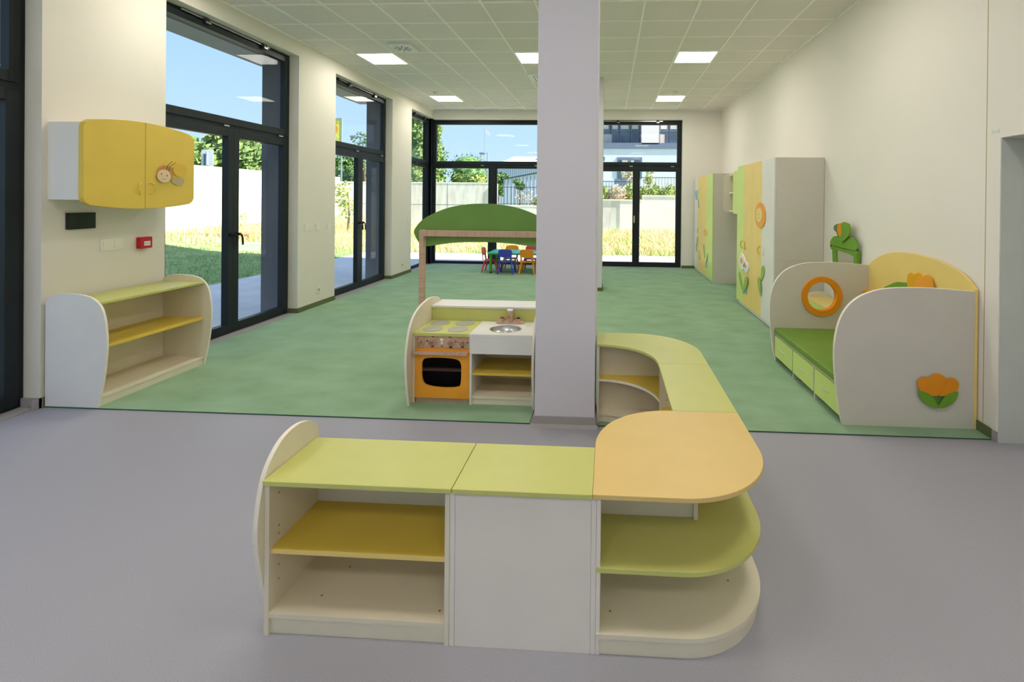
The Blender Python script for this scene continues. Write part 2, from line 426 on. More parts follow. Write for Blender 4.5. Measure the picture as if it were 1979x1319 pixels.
# ------------------------------------------------------------------ glazed doors and windows
def glazing(name, mapf, u0, u1, ztop, mull, lower, upper_split=None, handle=True, label=None, opener=True, sill=True):
    """frame in (u, d, z); mapf turns it into a point. lower: list of (u0,u1,leaf?)"""
    def bx(bm, a, b_, z0, z1, d0, d1, mi=0):
        p = mapf(a, d0); q = mapf(b_, d1); return box(bm, p[0], p[1], z0, q[0], q[1], z1, mi)
    F = .055
    bm = nb()
    bx(bm, u0, u0 + F, 0, ztop, 0, .08); bx(bm, u1 - F, u1, 0, ztop, 0, .08)
    bx(bm, u0 + F, u1 - F, ztop - F, ztop, 0, .08); bx(bm, u0 + F, u1 - F, 0, .045, 0, .08)
    bx(bm, u0 + F, u1 - F, 2.405, 2.475, 0, .08)
    for m_ in mull: bx(bm, m_[0], m_[1], .045, 2.405, 0, .08)
    root = struct(name, bm, 'frame', bevel=.003)
    if label: root['label'] = label
    # top light
    s = nb(); a, b_, z0, z1 = u0 + F - .008, u1 - F + .008, 2.465, ztop - F + .01
    w_ = .065
    bx(s, a, a + w_, z0, z1, -.018, .055); bx(s, b_ - w_, b_, z0, z1, -.018, .055)
    bx(s, a + w_, b_ - w_, z0, z0 + w_ + .02, -.018, .055); bx(s, a + w_, b_ - w_, z1 - w_, z1, -.018, .055)
    sash = obj('top_light_sash', s, 'frame', root, bevel=.003)
    obj('glass_pane', bx(nb(), a + w_ - .005, b_ - w_ + .005, z0 + w_, z1 - w_ + .005, .018, .026), 'glass', sash)
    if opener:
        s = nb(); L_ = b_ - a
        bx(s, a + .12 * L_, a + .80 * L_, z1 + .012, z1 + .028, -.034, -.018)
        obj('opener_rod', s, 'steel', root)
        for t in (.28, .74):
            s = nb(); bx(s, a + t * L_ - .03, a + t * L_ + .03, z1 - .03, z1 + .03, -.052, -.018, 0); bx(s, a + t * L_ - .02, a + t * L_ + .04, z1 - .022, z1 - .004, -.06, -.05, 1)
            obj('opener_bracket', s, ('black', 'steel'), root)
    for t in (.44, .9):
        s = nb(); uu = u0 + (u1 - u0) * t; bx(s, uu - .04, uu + .04, 2.44, 2.455, -.03, -.018); obj('hinge_cover', s, 'steel', root)
    for i, (a, b_, leaf) in enumerate(lower):
        w_ = .085 if leaf else .03; d0 = -.018 if leaf else .01
        z0, z1 = (.03, 2.41) if leaf else (.045, 2.405)
        s = nb(); bx(s, a, a + w_, z0, z1, d0, .06); bx(s, b_ - w_, b_, z0, z1, d0, .06)
        bx(s, a + w_, b_ - w_, z0, z0 + w_ + (.01 if leaf else 0), d0, .06); bx(s, a + w_, b_ - w_, z1 - w_, z1, d0, .06)
        sash = obj('door_leaf' if leaf else 'fixed_sash', s, 'frame', root, bevel=.003)
        obj('glass_pane', bx(nb(), a + w_ - .005, b_ - w_ + .005, z0 + w_, z1 - w_ + .005, .018, .026), 'glass', sash)
        if leaf and handle:
            inner = (b_ - w_ / 2) if i == 0 else (a + w_ / 2)
            h = nb()
            p = mapf(inner, -.018); q = mapf(inner, -.07); q2 = mapf(inner + (-.01), -.07)
            cyl(h, (p[0], p[1], 1.18), (q[0], q[1], 1.18), .022, .016)
            tube(h, [(q[0], q[1], 1.18), (mapf(inner + .02, -.075)[0], mapf(inner + .02, -.075)[1], 1.165), (mapf(inner + .035, -.075)[0], mapf(inner + .035, -.075)[1], 1.12), (mapf(inner + .035, -.075)[0], mapf(inner + .035, -.075)[1], 1.05)], .011)
            if handle == 'steel':
                h.clear(); hp = mapf(inner, -.05); tube(h, [(hp[0], hp[1], 1.08), (hp[0], hp[1], 1.25)], .014); cyl(h, (p[0], p[1], 1.22), (hp[0], hp[1], 1.22), .012)
            if i == 0 or handle != 'steel': obj('handle', h, 'steel' if handle == 'steel' else 'black', sash, smooth=True)
            else: h.free()
    if sill:
        s = nb(); bx(s, u0, u1, 0, .012, -.135, 0); obj('threshold', s, 'vinylbase', root)
    return root
ml = lambda u, d: (-4.455 - d, u)
def french(name, u0, u1, mapf, ztop=ZT, **k):
    c = (u0 + u1) / 2
    return glazing(name, mapf, u0, u1, ztop, [], [(u0 + .047, c, True), (c, u1 - .047, True)], **k)
french('door_1', 4.54, 6.58, ml, label='double glazed door nearest the yellow wall cabinet')
french('door_2', 7.50, 9.52, ml, label='second double glazed door along the left wall')
french('door_5', 1.3, 3.5, ml, label='dark framed double door at the left edge of the view')
french('door_6', -2.2, -.2, ml, handle=False)
glazing('window_1', ml, 10.47, 11.84, ZT, [], [(10.52, 11.79, False)], label='narrow corner window of the left wall')
mb = lambda u, d: (u, 11.93 + d)
glazing('window_2', mb, -4.40, -1.5, ZT - .02, [(-2.955, -2.80)], [(-4.345, -2.955, False), (-2.80, -1.555, False)], opener=False, label='wide corner window of the back wall')
french('door_3', -.43, 1.74, mb, ZT - .02, handle='steel', label='double glazed door in the back wall')
bm = nb(); box(bm, -4.60, 11.84, 0, -4.40, 12.03, ZT); box(bm, -4.44, 11.84, 0, -4.38, 11.93, ZT); struct('trim_corner_post', bm, 'frame')
mr = lambda u, d: (u, YREAR - .15 + (-d))
french('unseen_glazing_left', -4.1, -.9, mr, handle=False); french('unseen_glazing_right', -.7, 2.45, mr, handle=False)  # unseen rear glazing, made large to bring in cool daylight
# recessed inner door at the right
bm = nb(); box(bm, XR + .19, DY0, 0, XR + .25, DY0 + .07, DZ, 0); box(bm, XR + .19, DY1 - .07, 0, XR + .25, DY1, DZ, 0); box(bm, XR + .19, DY0 + .07, DZ - .07, XR + .25, DY1 - .07, DZ, 0)
r = struct('door_4', bm, 'white', label='white door set in the grey recess of the right wall')
l_ = obj('door_leaf', box(nb(), XR + .20, DY0 + .075, .008, XR + .24, DY1 - .075, DZ - .075), 'white', r)
h = nb(); tube(h, [(XR + .20, DY0 + .15, 1.05), (XR + .15, DY0 + .15, 1.05), (XR + .15, DY0 + .28, 1.05)], .01); obj('handle', h, 'steel', l_)
bm = nb(); box(bm, XR + .003, DY1 - .004, 0, XR + .19, DY1, DZ - .003); box(bm, XR + .003, DY0, 0, XR + .19, DY0 + .004, DZ - .003); box(bm, XR + .003, DY0, DZ - .004, XR + .19, DY1, DZ)
struct('trim_door_reveal', bm, 'wallgrey')
bm = nb(); box(bm, XR - .004, DY1, 0, XR, DY1 + .06, DZ + .05); box(bm, XR - .004, DY0 - .06, 0, XR, DY0, DZ + .05); box(bm, XR - .004, DY0, DZ, XR, DY1, DZ + .05)
struct('trim_door_casing', bm, 'wall')

# ------------------------------------------------------------------ ceiling fittings
LX = (-3.5315, -1.1315, 1.2685); LY = (-1.57, 1.43, 4.43, 7.43, 10.43)  # the two rows nearest the viewpoint are unseen, added to brighten the foreground
names = {(-3.5315, 7.43): 'lit square ceiling panel light nearest the left wall, front row', (-1.1315, 7.43): 'lit ceiling panel light half hidden behind the near column, front row',
         (1.2685, 7.43): 'lit square ceiling panel light nearest the right wall, front row', (-3.5315, 10.43): 'lit ceiling panel light nearest the left wall in the far row',
         (1.2685, 10.43): 'lit ceiling panel light nearest the right wall in the far row', (-1.1315, 10.43): 'lit ceiling panel light hidden behind the column in the far row'}
def make_light(x, y, lab):
    t = thing('ceiling_light', (x, y, ZC), lab, 'ceiling light', 'square panel lights in the ceiling')
    f = nb(); prism(f, rrect(x - .287, y - .287, x + .287, y + .287, .004, 2), 'z', ZC - .008, ZC + .005, holes=[rrect(x - .272, y - .272, x + .272, y + .272, .004, 2)])
    obj('frame', f, 'tbar', t); obj('diffuser', box(nb(), x - .272, y - .272, ZC - .005, x + .272, y + .272, ZC + .003), 'diffuser', t)
    return t
for x in LX:
    for y in LY:
        make_light(x, y, names.get((x, y), 'unseen lit ceiling panel light in the %s row, %s' % ({4.43: 'third-nearest', 1.43: 'second-nearest', -1.57: 'nearest'}.get(y), {-3.5315: 'beside the left wall', -1.1315: 'in the middle', 1.2685: 'towards the right wall'}[x])))
# air outlets
t = thing('ceiling_vent', (-2.955, 6.85, ZC), 'square ceiling air outlet with a swirl of dark slots, beside the leftmost front light', 'air vent')
obj('face_plate', box(nb(), -3.12, 6.68, ZC - .03, -2.80, 7.01, ZC + .004), 'whitemetal', t, bevel=.003)
s = nb()
for k in range(8):
    a = 2 * PI * k / 8 + .25; c_, s_ = math.cos(a), math.sin(a)
    p = [(-2.96 + c_ * r_ - s_ * w_, 6.845 + s_ * r_ + c_ * w_) for r_, w_ in ((.03, -.018), (.125, -.006), (.125, .006), (.03, -.006))]
    prism(s, p, 'z', ZC - .0325, ZC - .029)
obj('slots', s, 'black', t)
t = thing('ceiling_vent', (-1.15, 8.62, ZC), 'ceiling air outlet with angled louvres, partly hidden behind the near column', 'air vent')
obj('face_plate', box(nb(), -1.43, 8.35, ZC - .02, -.87, 8.9, ZC + .004), 'whitemetal', t, bevel=.003)
s = nb()
for k in range(3):
    q = .06 + .055 * k
    prism(s, rrect(-1.40 + q, 8.38 + q, -.90 - q, 8.87 - q, .002, 1), 'z', ZC - .022, ZC - .019, holes=[rrect(-1.388 + q, 8.392 + q, -.912 - q, 8.858 - q, .002, 1)])
obj('louvres', s, 'black', t)
for x, y, lab in ((-3.56, 9.8, 'small round ceiling detector by the far left panel light'), (1.28, 9.85, 'small round ceiling detector by the far right panel light')):
    t = thing('smoke_detector', (x, y, ZC), lab, 'smoke detector', 'ceiling detectors')
    obj('base', cyl(nb(), (x, y, ZC + .004), (x, y, ZC - .015), .05, .048, 24), 'whitemetal', t); obj('sensor_head', cyl(nb(), (x, y, ZC - .015), (x, y, ZC - .04), .035, .022, 20), 'whitemetal', t)

# ------------------------------------------------------------------ wall fittings
def switch_l(y0, y1, z0, z1, lab, cat='light switch', nm='light_switch', group=None, socket=False, n_=1):
    t = thing(nm, (XL, (y0 + y1) / 2, z0), lab, cat, group)
    obj('cover_plate', prism(nb(), rrect(y0, z0, y1, z1, .008, 3), 'x', XL, XL + .009), 'switch', t, bevel=.002)
    w_ = (y1 - y0) / n_
    for i in range(n_):
        a = y0 + w_ * i
        if socket:
            obj('socket_recess', cyl(nb(), (XL + .009, a + w_ / 2, (z0 + z1) / 2), (XL + .0105, a + w_ / 2, (z0 + z1) / 2), .026, seg=20), 'taupe', t)
        else:
            obj('rocker', prism(nb(), rrect(a + .018, z0 + .018, a + w_ - .018, z1 - .018, .003, 2), 'x', XL + .009, XL + .0135), 'switch', t, bevel=.0015)
    return t
switch_l(3.93, 4.12, 1.15, 1.25, 'cream double switch plate left of the red call point', n_=2)
switch_l(6.72, 6.82, 1.14, 1.25, 'white wall switch on the first pier, closest to the near glazed door')
switch_l(6.99, 7.09, 1.135, 1.24, 'white wall switch on the first pier, middle of the three')
switch_l(7.28, 7.38, 1.13, 1.23, 'white wall switch on the first pier, closest to the second glazed door')
switch_l(10.28, 10.37, 1.12, 1.22, 'small white switch on the pier before the corner window')
switch_l(7.03, 7.115, .2, .29, 'white power socket low on the first pier', 'power socket', 'power_socket', socket=True)
switch_l(9.99, 10.09, .18, .27, 'white power socket low on the second pier', 'power socket', 'power_socket', socket=True)
t = thing('fire_call_point', (XL, 4.31, 1.14), 'small red square fire alarm call point on the left wall', 'fire alarm')
obj('housing', prism(nb(), rrect(4.25, 1.14, 4.365, 1.245, .008, 3), 'x', XL, XL + .045), 'red', t, bevel=.003)
obj('label_plate', box(nb(), XL + .045, 4.283, 1.165, XL + .047, 4.343, 1.205), 'whitemetal', t, label='white label plate')
s = nb(); prism(s, [(4.293, 1.18), (4.305, 1.186), (4.293, 1.192)], 'x', XL + .047, XL + .0475); prism(s, [(4.333, 1.18), (4.321, 1.186), (4.333, 1.192)], 'x', XL + .047, XL + .0475)
prism(s, ell(4.313, 1.186, .004, n=10), 'x', XL + .047, XL + .0475); obj('printed_mark', s, 'line', t)
t = thing('wall_display', (XL, 3.77, 1.35), 'dark glass rectangular panel on the wall under the yellow cabinet', 'wall panel')
obj('housing', box(nb(), XL, 3.665, 1.35, XL + .02, 3.88, 1.483), 'black', t, bevel=.002); obj('glass_front', box(nb(), XL + .02, 3.67, 1.355, XL + .023, 3.875, 1.478), 'darkglass', t)
t = thing('door_number_plate', (XR, 3.53, 2.13), 'tiny pale sign plate above the doorway casing on the right wall', 'sign plate')
obj('plate', box(nb(), XR - .007, 3.49, 2.115, XR - .004, 3.56, 2.14), 'whitemetal', t); s = nb()
for k in range(5): box(s, XR - .0075, 3.497 + k * .012, 2.122, XR - .007, 3.503 + k * .012, 2.134)
obj('printed_mark', s, 'wallgrey', t)

# ================================================================== low play shelves in front
T = .018
def dots(bm, pts, axis, a0, a1, r=.006, mi=0):
    for p in pts: prism(bm, ell(p[0], p[1], r, n=10), axis, a0, a1, mi)
    return bm
# 1: open shelf with the rounded end
X0, X1, Y0, Y1, H = -1.265, -.567, 1.745, 2.06, .582
t = thing('low_shelf_unit', ((X0 + X1) / 2, 1.9, 0), 'lime-topped open shelf in front, with the tall rounded panel at its left end', 'shelf unit')
obj('side_panel', dots(box(nb(), X0, Y0, 0, X0 + T, Y1, H - T), [(1.80, .17), (1.80, .225), (1.80, .265), (1.80, .345), (1.80, .375), (1.80, .50), (1.98, .24), (1.98, .46)], 'x', X0 + T, X0 + T + .0006, .004, 1), ('cream', 'brown'), t); obj('side_panel', box(nb(), X1 - T, Y0, 0, X1, Y1, H - T), 'cream', t, bevel=.0012)
ep = sm([(1.80, -.0), (1.745, .18), (1.712, .36), (1.718, .48), (1.755, .60), (1.835, .675), (1.93, .695), (2.02, .675), (2.075, .63), (2.10, .55)], 6, False) + [(2.10, 0)]
obj('end_panel', prism(nb(), ep, 'x', X0 - T - .001, X0 - .001, 0, 1), ('cream', 'edge'), t, bevel=.0012)
obj('bottom_board', dots(box(nb(), X0 + T, Y0 + .002, .062, X1 - T, Y1, .08), [(-1.10, 1.84), (-1.07, 1.99), (-.62, 1.80)], 'z', .08, .0806, .005, 1), ('cream', 'brown'), t)
obj('plinth', box(nb(), X0 + T, Y0 + .012, 0, X1 - T, Y0 + .03, .057), 'cream', t)
obj('shelf_board', box(box(nb(), X0 + T, Y0 + .0125, .297, X1 - T, Y1 - .01, .315, 0), X0 + T, Y0 + .011, .297, X1 - T, Y0 + .0125, .315, 1), ('yellow', 'paleyellow'), t, bevel=.0012, label='yellow shelf board')
obj('back_panel', box(nb(), X0 + T, Y1 - .01, .08, X1 - T, Y1 - .002, H - T), 'cream', t)
obj('worktop', box(nb(), X0 + .001, Y0 - .015, H - T, X1 + .009, Y1 + .005, H), 'lime', t, bevel=.002, label='lime green top board')
# 2: unit turned with its back to the front
X0, X1 = -.566, -.034
t = thing('low_shelf_unit', ((X0 + X1) / 2, 1.9, 0), 'lime-topped unit with a plain white closed front, between the open shelf and the apricot corner', 'shelf unit')
obj('side_panel', box(nb(), X0, Y0, 0, X0 + T, Y1, H - T), 'warmlitwhite', t, bevel=.0012); obj('side_panel', box(nb(), X1 - T, Y0, 0, X1, Y1, H - T), 'warmlitwhite', t, bevel=.0012)
obj('front_panel', box(nb(), X0 + T + .0005, Y0 + .002, .0, X1 - T - .0005, Y0 + .018, H - T), 'warmlitwhite', t, bevel=.001)
obj('bottom_board', box(nb(), X0 + T, Y0 + .02, .062, X1 - T, Y1, .08), 'cream', t); obj('shelf_board', box(nb(), X0 + T, Y0 + .02, .297, X1 - T, Y1 - .01, .315), 'yellow', t)
obj('plinth', box(nb(), X0 + T, Y1 - .04, 0, X1 - T, Y1 - .02, .062), 'cream', t)
obj('worktop', box(nb(), X0 + .0105, Y0 - .015, H - T, -.0485, Y1 + .005, H), 'lime', t, bevel=.002, label='lime green top board')
# 3: round-cornered corner unit
t = thing('corner_shelf_unit', (.3, 2.1, 0), 'round-cornered corner shelf with an apricot top and a lime middle shelf', 'shelf unit')
XA, XB, YA, YD = -.0478, .645, Y0 - .012, 2.455
obj('worktop', prism(nb(), rrect(XA, YA, XB, YD, (0, .37, 0, .36), 20), 'z', H - T, H), 'apricot', t, bevel=.002, label='apricot top board with two rounded corners')
def lshape(rin, off):
    o = rrect(-.0325, YA + off, XB - off, YD - .004, (0, .37 - off, 0, 0), 20)
    o = o[:-1]                                   # drop the far-left corner, go round the inner notch
    return o + [(.372, YD - .004), (.372, 2.062), (-.0325, 2.062)]
obj('shelf_board', prism(nb(), lshape(0, .008), 'z', .297, .315), 'lime', t, bevel=.0012, label='lime green middle shelf')
obj('bottom_board', dots(prism(nb(), lshape(0, .006), 'z', .062, .08), [(.02, 1.84), (.50, 2.02)], 'z', .08, .0806, .005, 1), ('cream', 'brown'), t)
obj('plinth', prism(nb(), lshape(0, .018), 'z', .0, .057), 'cream', t)
obj('side_panel', box(nb(), -.0335, Y0, 0, -.0185, 2.06, H - T), 'warmlitwhite', t, bevel=.0012)
obj('back_panel', box(nb(), -.018, 2.045, .08, .36, 2.06, .2965), 'cream', t); obj('back_panel', box(nb(), -.018, 2.045, .3155, .36, 2.06, H - T), 'cream', t)
obj('side_panel', box(nb(), .3605, 2.03, .08, .378, YD - .004, .2965), 'cream', t, bevel=.001); obj('side_panel', box(nb(), .3605, 2.03, .3155, .378, YD - .004, H - T), 'cream', t, bevel=.001)
# 4: straight unit running back (opens to the left)
X0, X1, YA, YD = .335, .64, 2.458, 3.158
t = thing('low_shelf_unit', (.48, 2.8, 0), 'lime-topped straight shelf running back from the apricot corner, open to the left', 'shelf unit')
obj('side_panel', box(nb(), X0, YA, 0, X1, YA + T, H - T), 'cream', t, bevel=.0012); obj('side_panel', dots(box(nb(), X0, YD - T, 0, X1, YD, H - T), [(.38, .355), (.38, .39)], 'y', YD - T - .0006, YD - T, .004, 1), ('cream', 'brown'), t)
obj('back_panel', box(nb(), X1 - .01, YA + T, .08, X1 - .002, YD - T, H - T), 'cream', t)
obj('bottom_board', box(nb(), X0 + .004, YA + T, .062, X1, YD - T, .08), 'cream', t); obj('shelf_board', box(nb(), X0 + .01, YA + T, .290, X1 - .01, YD - T, .308), 'yellow', t, label='yellow shelf board')
obj('plinth', box(nb(), X0 + .012, YA + T, 0, X0 + .03, YD - T, .062), 'cream', t)
obj('worktop', box(nb(), X0 - .008, YA - .0005, H - T, X1 + .005, YD, H), 'lime', t, bevel=.002, label='lime green top board')
# 5: curved unit
def ring(ri, ox, oy, r, xin=-.078, yin=3.16):
    inner = [(xin + (ri + .078 - .06 + .017) * math.cos(a) if False else -.06 + ri * math.cos(a), yin + ri * math.sin(a)) for a in [PI / 2 * i / 20 for i in range(21)]]
    inner = [(xin, yin + ri)] + [p for p in inner[::-1]]     # from the left end round to the front
    outer = [(ox, yin)] + [(ox - r + r * math.cos(a), oy - r + r * math.sin(a)) for a in [PI / 2 * i / 20 for i in range(21)]] + [(xin, oy)]
    return inner + outer
t = thing('curved_shelf_unit', (.35, 3.6, 0), 'quarter-circle lime-topped shelf curving round behind the near column', 'shelf unit')
obj('worktop', prism(nb(), ring(.385, .645, 3.86, .45), 'z', H - T, H), 'lime', t, bevel=.002, label='lime green curved top board')
arc = [(-.057, 3.565)] + [(-.06 + .405 * math.cos(PI / 2 * (20 - i) / 20), 3.16 + .405 * math.sin(PI / 2 * (20 - i) / 20)) for i in range(21)] + [(.50, 3.18), (.50, 3.655), (-.057, 3.655)]
arc = [(p[0], max(p[1], 3.18)) for p in arc]
obj('shelf_board', prism(nb(), arc, 'z', .305, .323, 0, 1), ('yellow', 'edge'), t, label='yellow curved shelf')
obj('bottom_board', prism(nb(), arc, 'z', .058, .072), 'cream', t)
obj('inner_back', box(nb(), -.057, 3.6555, 0, .50, 3.668, H - T), 'cream', t)
obj('plinth', prism(nb(), [(p[0], p[1] + (.008 if p[1] < 3.6 else 0)) for p in arc], 'z', 0, .054), 'cream', t)
r_ = .44
o1 = [(.632, 3.18)] + [(.632 - r_ + r_ * math.cos(a), 3.848 - r_ + r_ * math.sin(a)) for a in [PI / 2 * i / 20 for i in range(21)]] + [(-.06, 3.848)]
o2 = [(-.06, 3.832)] + [(.616 - r_ + .0 + (r_) * math.cos(a), 3.832 - r_ + r_ * math.sin(a)) for a in [PI / 2 * (20 - i) / 20 for i in range(21)]] + [(.616, 3.18)]
obj('back_panel', prism(nb(), o1 + o2, 'z', .0, H - T), 'cream', t)
obj('side_panel', box(nb(), -.076, 3.553, 0, -.058, 3.85, H - T), 'white', t, bevel=.0012); obj('side_panel', box(nb(), .345, 3.162, 0, .63, 3.178, H - T), 'cream', t, bevel=.0012)

# ================================================================== play kitchen
Yk = 3.79
t = thing('play_kitchen', (-1.06, 4.0, 0), 'wooden play kitchen with orange oven and sink, standing left of the column', 'toy kitchen')
sp_ = sm([(3.73, 0), (3.685, .18), (3.665, .37), (3.69, .52), (3.74, .625), (3.82, .695), (3.95, .742), (4.13, .765), (4.30, .75), (4.40, .715), (4.44, .66), (4.46, .55)], 5, False) + [(4.46, 0)]
obj('side_panel', prism(nb(), sp_, 'x', -1.555, -1.537, 0, 1), ('cream', 'edge'), t, bevel=.0012)
obj('side_panel', prism(nb(), sp_, 'x', -.574, -.556, 0, 1), ('cream', 'edge'), t, bevel=.0012)
c_ = obj('cooktop', box(nb(), -1.536, Yk - .01, .54, -1.088, 4.20, .565), 'lime', t, bevel=.002, label='lime green cooktop')
for x, y in ((-1.42, 3.905), (-1.215, 3.91), (-1.425, 4.10), (-1.215, 4.105)): obj('hotplate', cyl(nb(), (x, y, .565), (x, y, .5685), .08, seg=36), 'plate', c_)
w = nb(); prism(w, [(-1.087, Yk - .012), (-.575, Yk - .012), (-.575, 4.20), (-1.087, 4.20)], 'z', .545, .565, holes=[ell(-.835, 3.955, .122, .105, 32)])
w = obj('worktop', w, 'white', t)
s = nb(); R_ = 10; ringsv = []
for i in range(R_ + 1):
    a = PI / 2 * i / R_; rr = math.cos(a); zz = .563 - .07 * math.sin(a)
    ringsv.append([s.verts.new((-.835 + .121 * max(rr, .02) * math.cos(b_), 3.955 + .104 * max(rr, .02) * math.sin(b_), zz)) for b_ in [2 * PI * j / 32 for j in range(32)]])
for A, B in zip(ringsv, ringsv[1:]):
    for j in range(32): s.faces.new((A[j], A[(j + 1) % 32], B[(j + 1) % 32], B[j]))
s.faces.new(ringsv[-1]); prism(s, ell(-.835, 3.955, .132, .113, 32), 'z', .565, .567, holes=[ell(-.835, 3.955, .12, .103, 32)])
obj('sink_bowl', s, 'steel', w, smooth=True, label='round stainless steel bowl')
tp = obj('tap_base', prism(nb(), rrect(-.955, 4.11, -.715, 4.17, .029, 8), 'z', .565, .583), 'beechh', t, bevel=.003)
s = nb(); cyl(s, (-.835, 4.14, .583), (-.835, 4.14, .675), .026, seg=24, mi=0); cyl(s, (-.835, 4.14, .675), (-.835, 4.14, .683), .027, seg=24, mi=1); cyl(s, (-.84, 4.116, .635), (-.84, 4.085, .628), .010, seg=12, mi=2)
obj('tap_spout', s, ('beech', 'whitemetal', 'knobwood'), tp)
for x, m_ in ((-.905, 'tred'), (-.765, 'black')):
    s = nb(); cyl(s, (x, 4.14, .583), (x, 4.14, .607), .021, seg=20, mi=0); cyl(s, (x, 4.14, .607), (x, 4.14, .617), .018, .011, seg=20, mi=1)
    obj('tap_knob', s, ('beech', m_), tp, label='wooden tap knob with a %s cap' % ('red' if m_ == 'tred' else 'black'))
obj('splashback', box(nb(), -1.536, 4.20, .54, -.575, 4.218, .675), 'lime', t, bevel=.001)
obj('counter_ledge', box(nb(), -1.536, 4.19, .676, -.575, 4.455, .694), 'white', t, bevel=.002)
s = box(nb(), -1.522, Yk, .447, -1.082, Yk + .018, .54, 5)
for x, z, a_, b_, mi in ((-1.503, .507, .005, .012, 0), (-1.455, .463, .009, .006, 2), (-1.422, .500, .008, .007, 0), (-1.34, .500, .011, .006, 2), (-1.38, .458, .014, .006, 1), (-1.38, .535, .012, .003, 0), (-1.308, .513, .013, .012, 3), (-1.305, .488, .010, .010, 3), (-1.305, .460, .012, .003, 0),
                      (-1.272, .500, .008, .005, 2), (-1.195, .503, .006, .010, 4), (-1.235, .456, .013, .007, 0), (-1.24, .536, .015, .005, 0), (-1.176, .497, .009, .005, 1), (-1.10, .495, .007, .004, 0), (-1.14, .460, .014, .005, 0), (-1.14, .534, .014, .004, 2)):
    prism(s, ell(x, z, a_, b_, 12), 'y', Yk - .0012, Yk)
    for f in s.faces[-14:]: f.material_index = mi
cp_ = obj('control_panel', s, ('line', 'tred', 'amber', 'whitemetal', 'leafd', 'beechh'), t, label='beech control panel printed with small pictures of food and pots')
for i, x in enumerate((-1.475, -1.385, -1.235, -1.14)):
    k_ = nb(); cyl(k_, (x, Yk, .497), (x, Yk - .012, .497), .031, .029, 24, 0); cyl(k_, (x, Yk - .012, .497), (x, Yk - .038, .495), .017, .016, 16, 1)
    obj('knob', k_, ('beech', 'knobwood'), cp_, smooth=True)
ow = sm([(-1.465, .275), (-1.462, .335), (-1.43, .365), (-1.31, .372), (-1.19, .362), (-1.152, .33), (-1.148, .26), (-1.152, .175), (-1.18, .142), (-1.30, .135), (-1.42, .15), (-1.458, .19)], 5)
od = obj('oven_door', prism(nb(), rrect(-1.522, .052, -1.083, .445, .002, 2), 'y', Yk - .004, Yk + .014, holes=[ow]), 'orange', t, label='orange oven door')
obj('door_window', box(nb(), -1.48, Yk + .0145, .12, -1.135, Yk + .0165, .385), 'smoke', od, label='smoked oven glass')
s = nb(); box(s, -1.528, Yk - .032, .397, -1.092, Yk - .004, .424); obj('door_handle', s, 'beechh', od, bevel=.004, label='beech bar handle')
obj('oven_cavity', box(nb(), -1.52, Yk + .1, .06, -1.09, Yk + .105, .44), 'black', t)
obj('oven_rack', box(nb(), -1.52, Yk + .018, .258, -1.09, Yk + .06, .271), 'edge', t, label='pale shelf seen through the oven window')
s = nb(); box(s, -1.518, Yk + .02, 0, -1.092, Yk + .036, .05); obj('plinth', s, 'beechh', t)
obj('carcass_side', box(nb(), -1.536, Yk, .0, -1.524, 4.2, .54), 'cream', t); obj('carcass_side', box(nb(), -1.081, Yk - .008, 0, -1.064, 4.2, .41), 'white', t, bevel=.001); obj('carcass_side', box(nb(), -.590, Yk, .0, -.575, 4.2, .41), 'white', t)
obj('apron_panel', box(nb(), -1.081, Yk - .011, .411, -.576, Yk + .007, .5445), 'white', t, bevel=.001)
obj('shelf_board', box(nb(), -1.064, Yk + .012, .235, -.590, 4.19, .253), 'yellow', t, bevel=.001, label='yellow shelf board')
obj('bottom_board', box(nb(), -1.064, Yk + .002, .055, -.590, 4.19, .073), 'cream', t); obj('plinth', box(nb(), -1.064, Yk + .01, 0, -.590, Yk + .026, .055), 'cream', t)
obj('back_panel', box(nb(), -1.536, 4.19, 0, -.575, 4.2, .54), 'cream', t)
# market-stall canopy behind the kitchen
t = thing('play_stall_canopy', (-1.24, 4.49, 0), 'green arched canopy board on a beech frame behind the play kitchen', 'play stall')
obj('post', box(nb(), -1.762, 4.46, 0, -1.720, 4.525, 1.332), 'beech', t, bevel=.002); obj('post', box(nb(), -.602, 4.46, 0, -.560, 4.525, 1.332), 'beech', t, bevel=.002)
obj('crossbeam', box(nb(), -1.7195, 4.462, 1.275, -.6025, 4.50, 1.330), 'beechh', t, bevel=.002)
vp = sm([(-1.805, 1.285), (-1.80, 1.345), (-1.72, 1.44), (-1.55, 1.53), (-1.38, 1.572), (-1.22, 1.583), (-1.05, 1.572), (-.88, 1.53), (-.70, 1.44), (-.62, 1.345), (-.615, 1.285), (-.66, 1.20), (-.72, 1.176), (-.80, 1.186), (-1.0, 1.213), (-1.22, 1.222), (-1.45, 1.213), (-1.62, 1.188), (-1.70, 1.176), (-1.76, 1.20)], 5)
vp = [(-1.165 + (p[0] + 1.21) * 1.12, p[1]) for p in vp]
obj('canopy_board', prism(nb(), vp, 'y', 4.527, 4.545), 'canopy', t, bevel=.0015, label='arched green board')
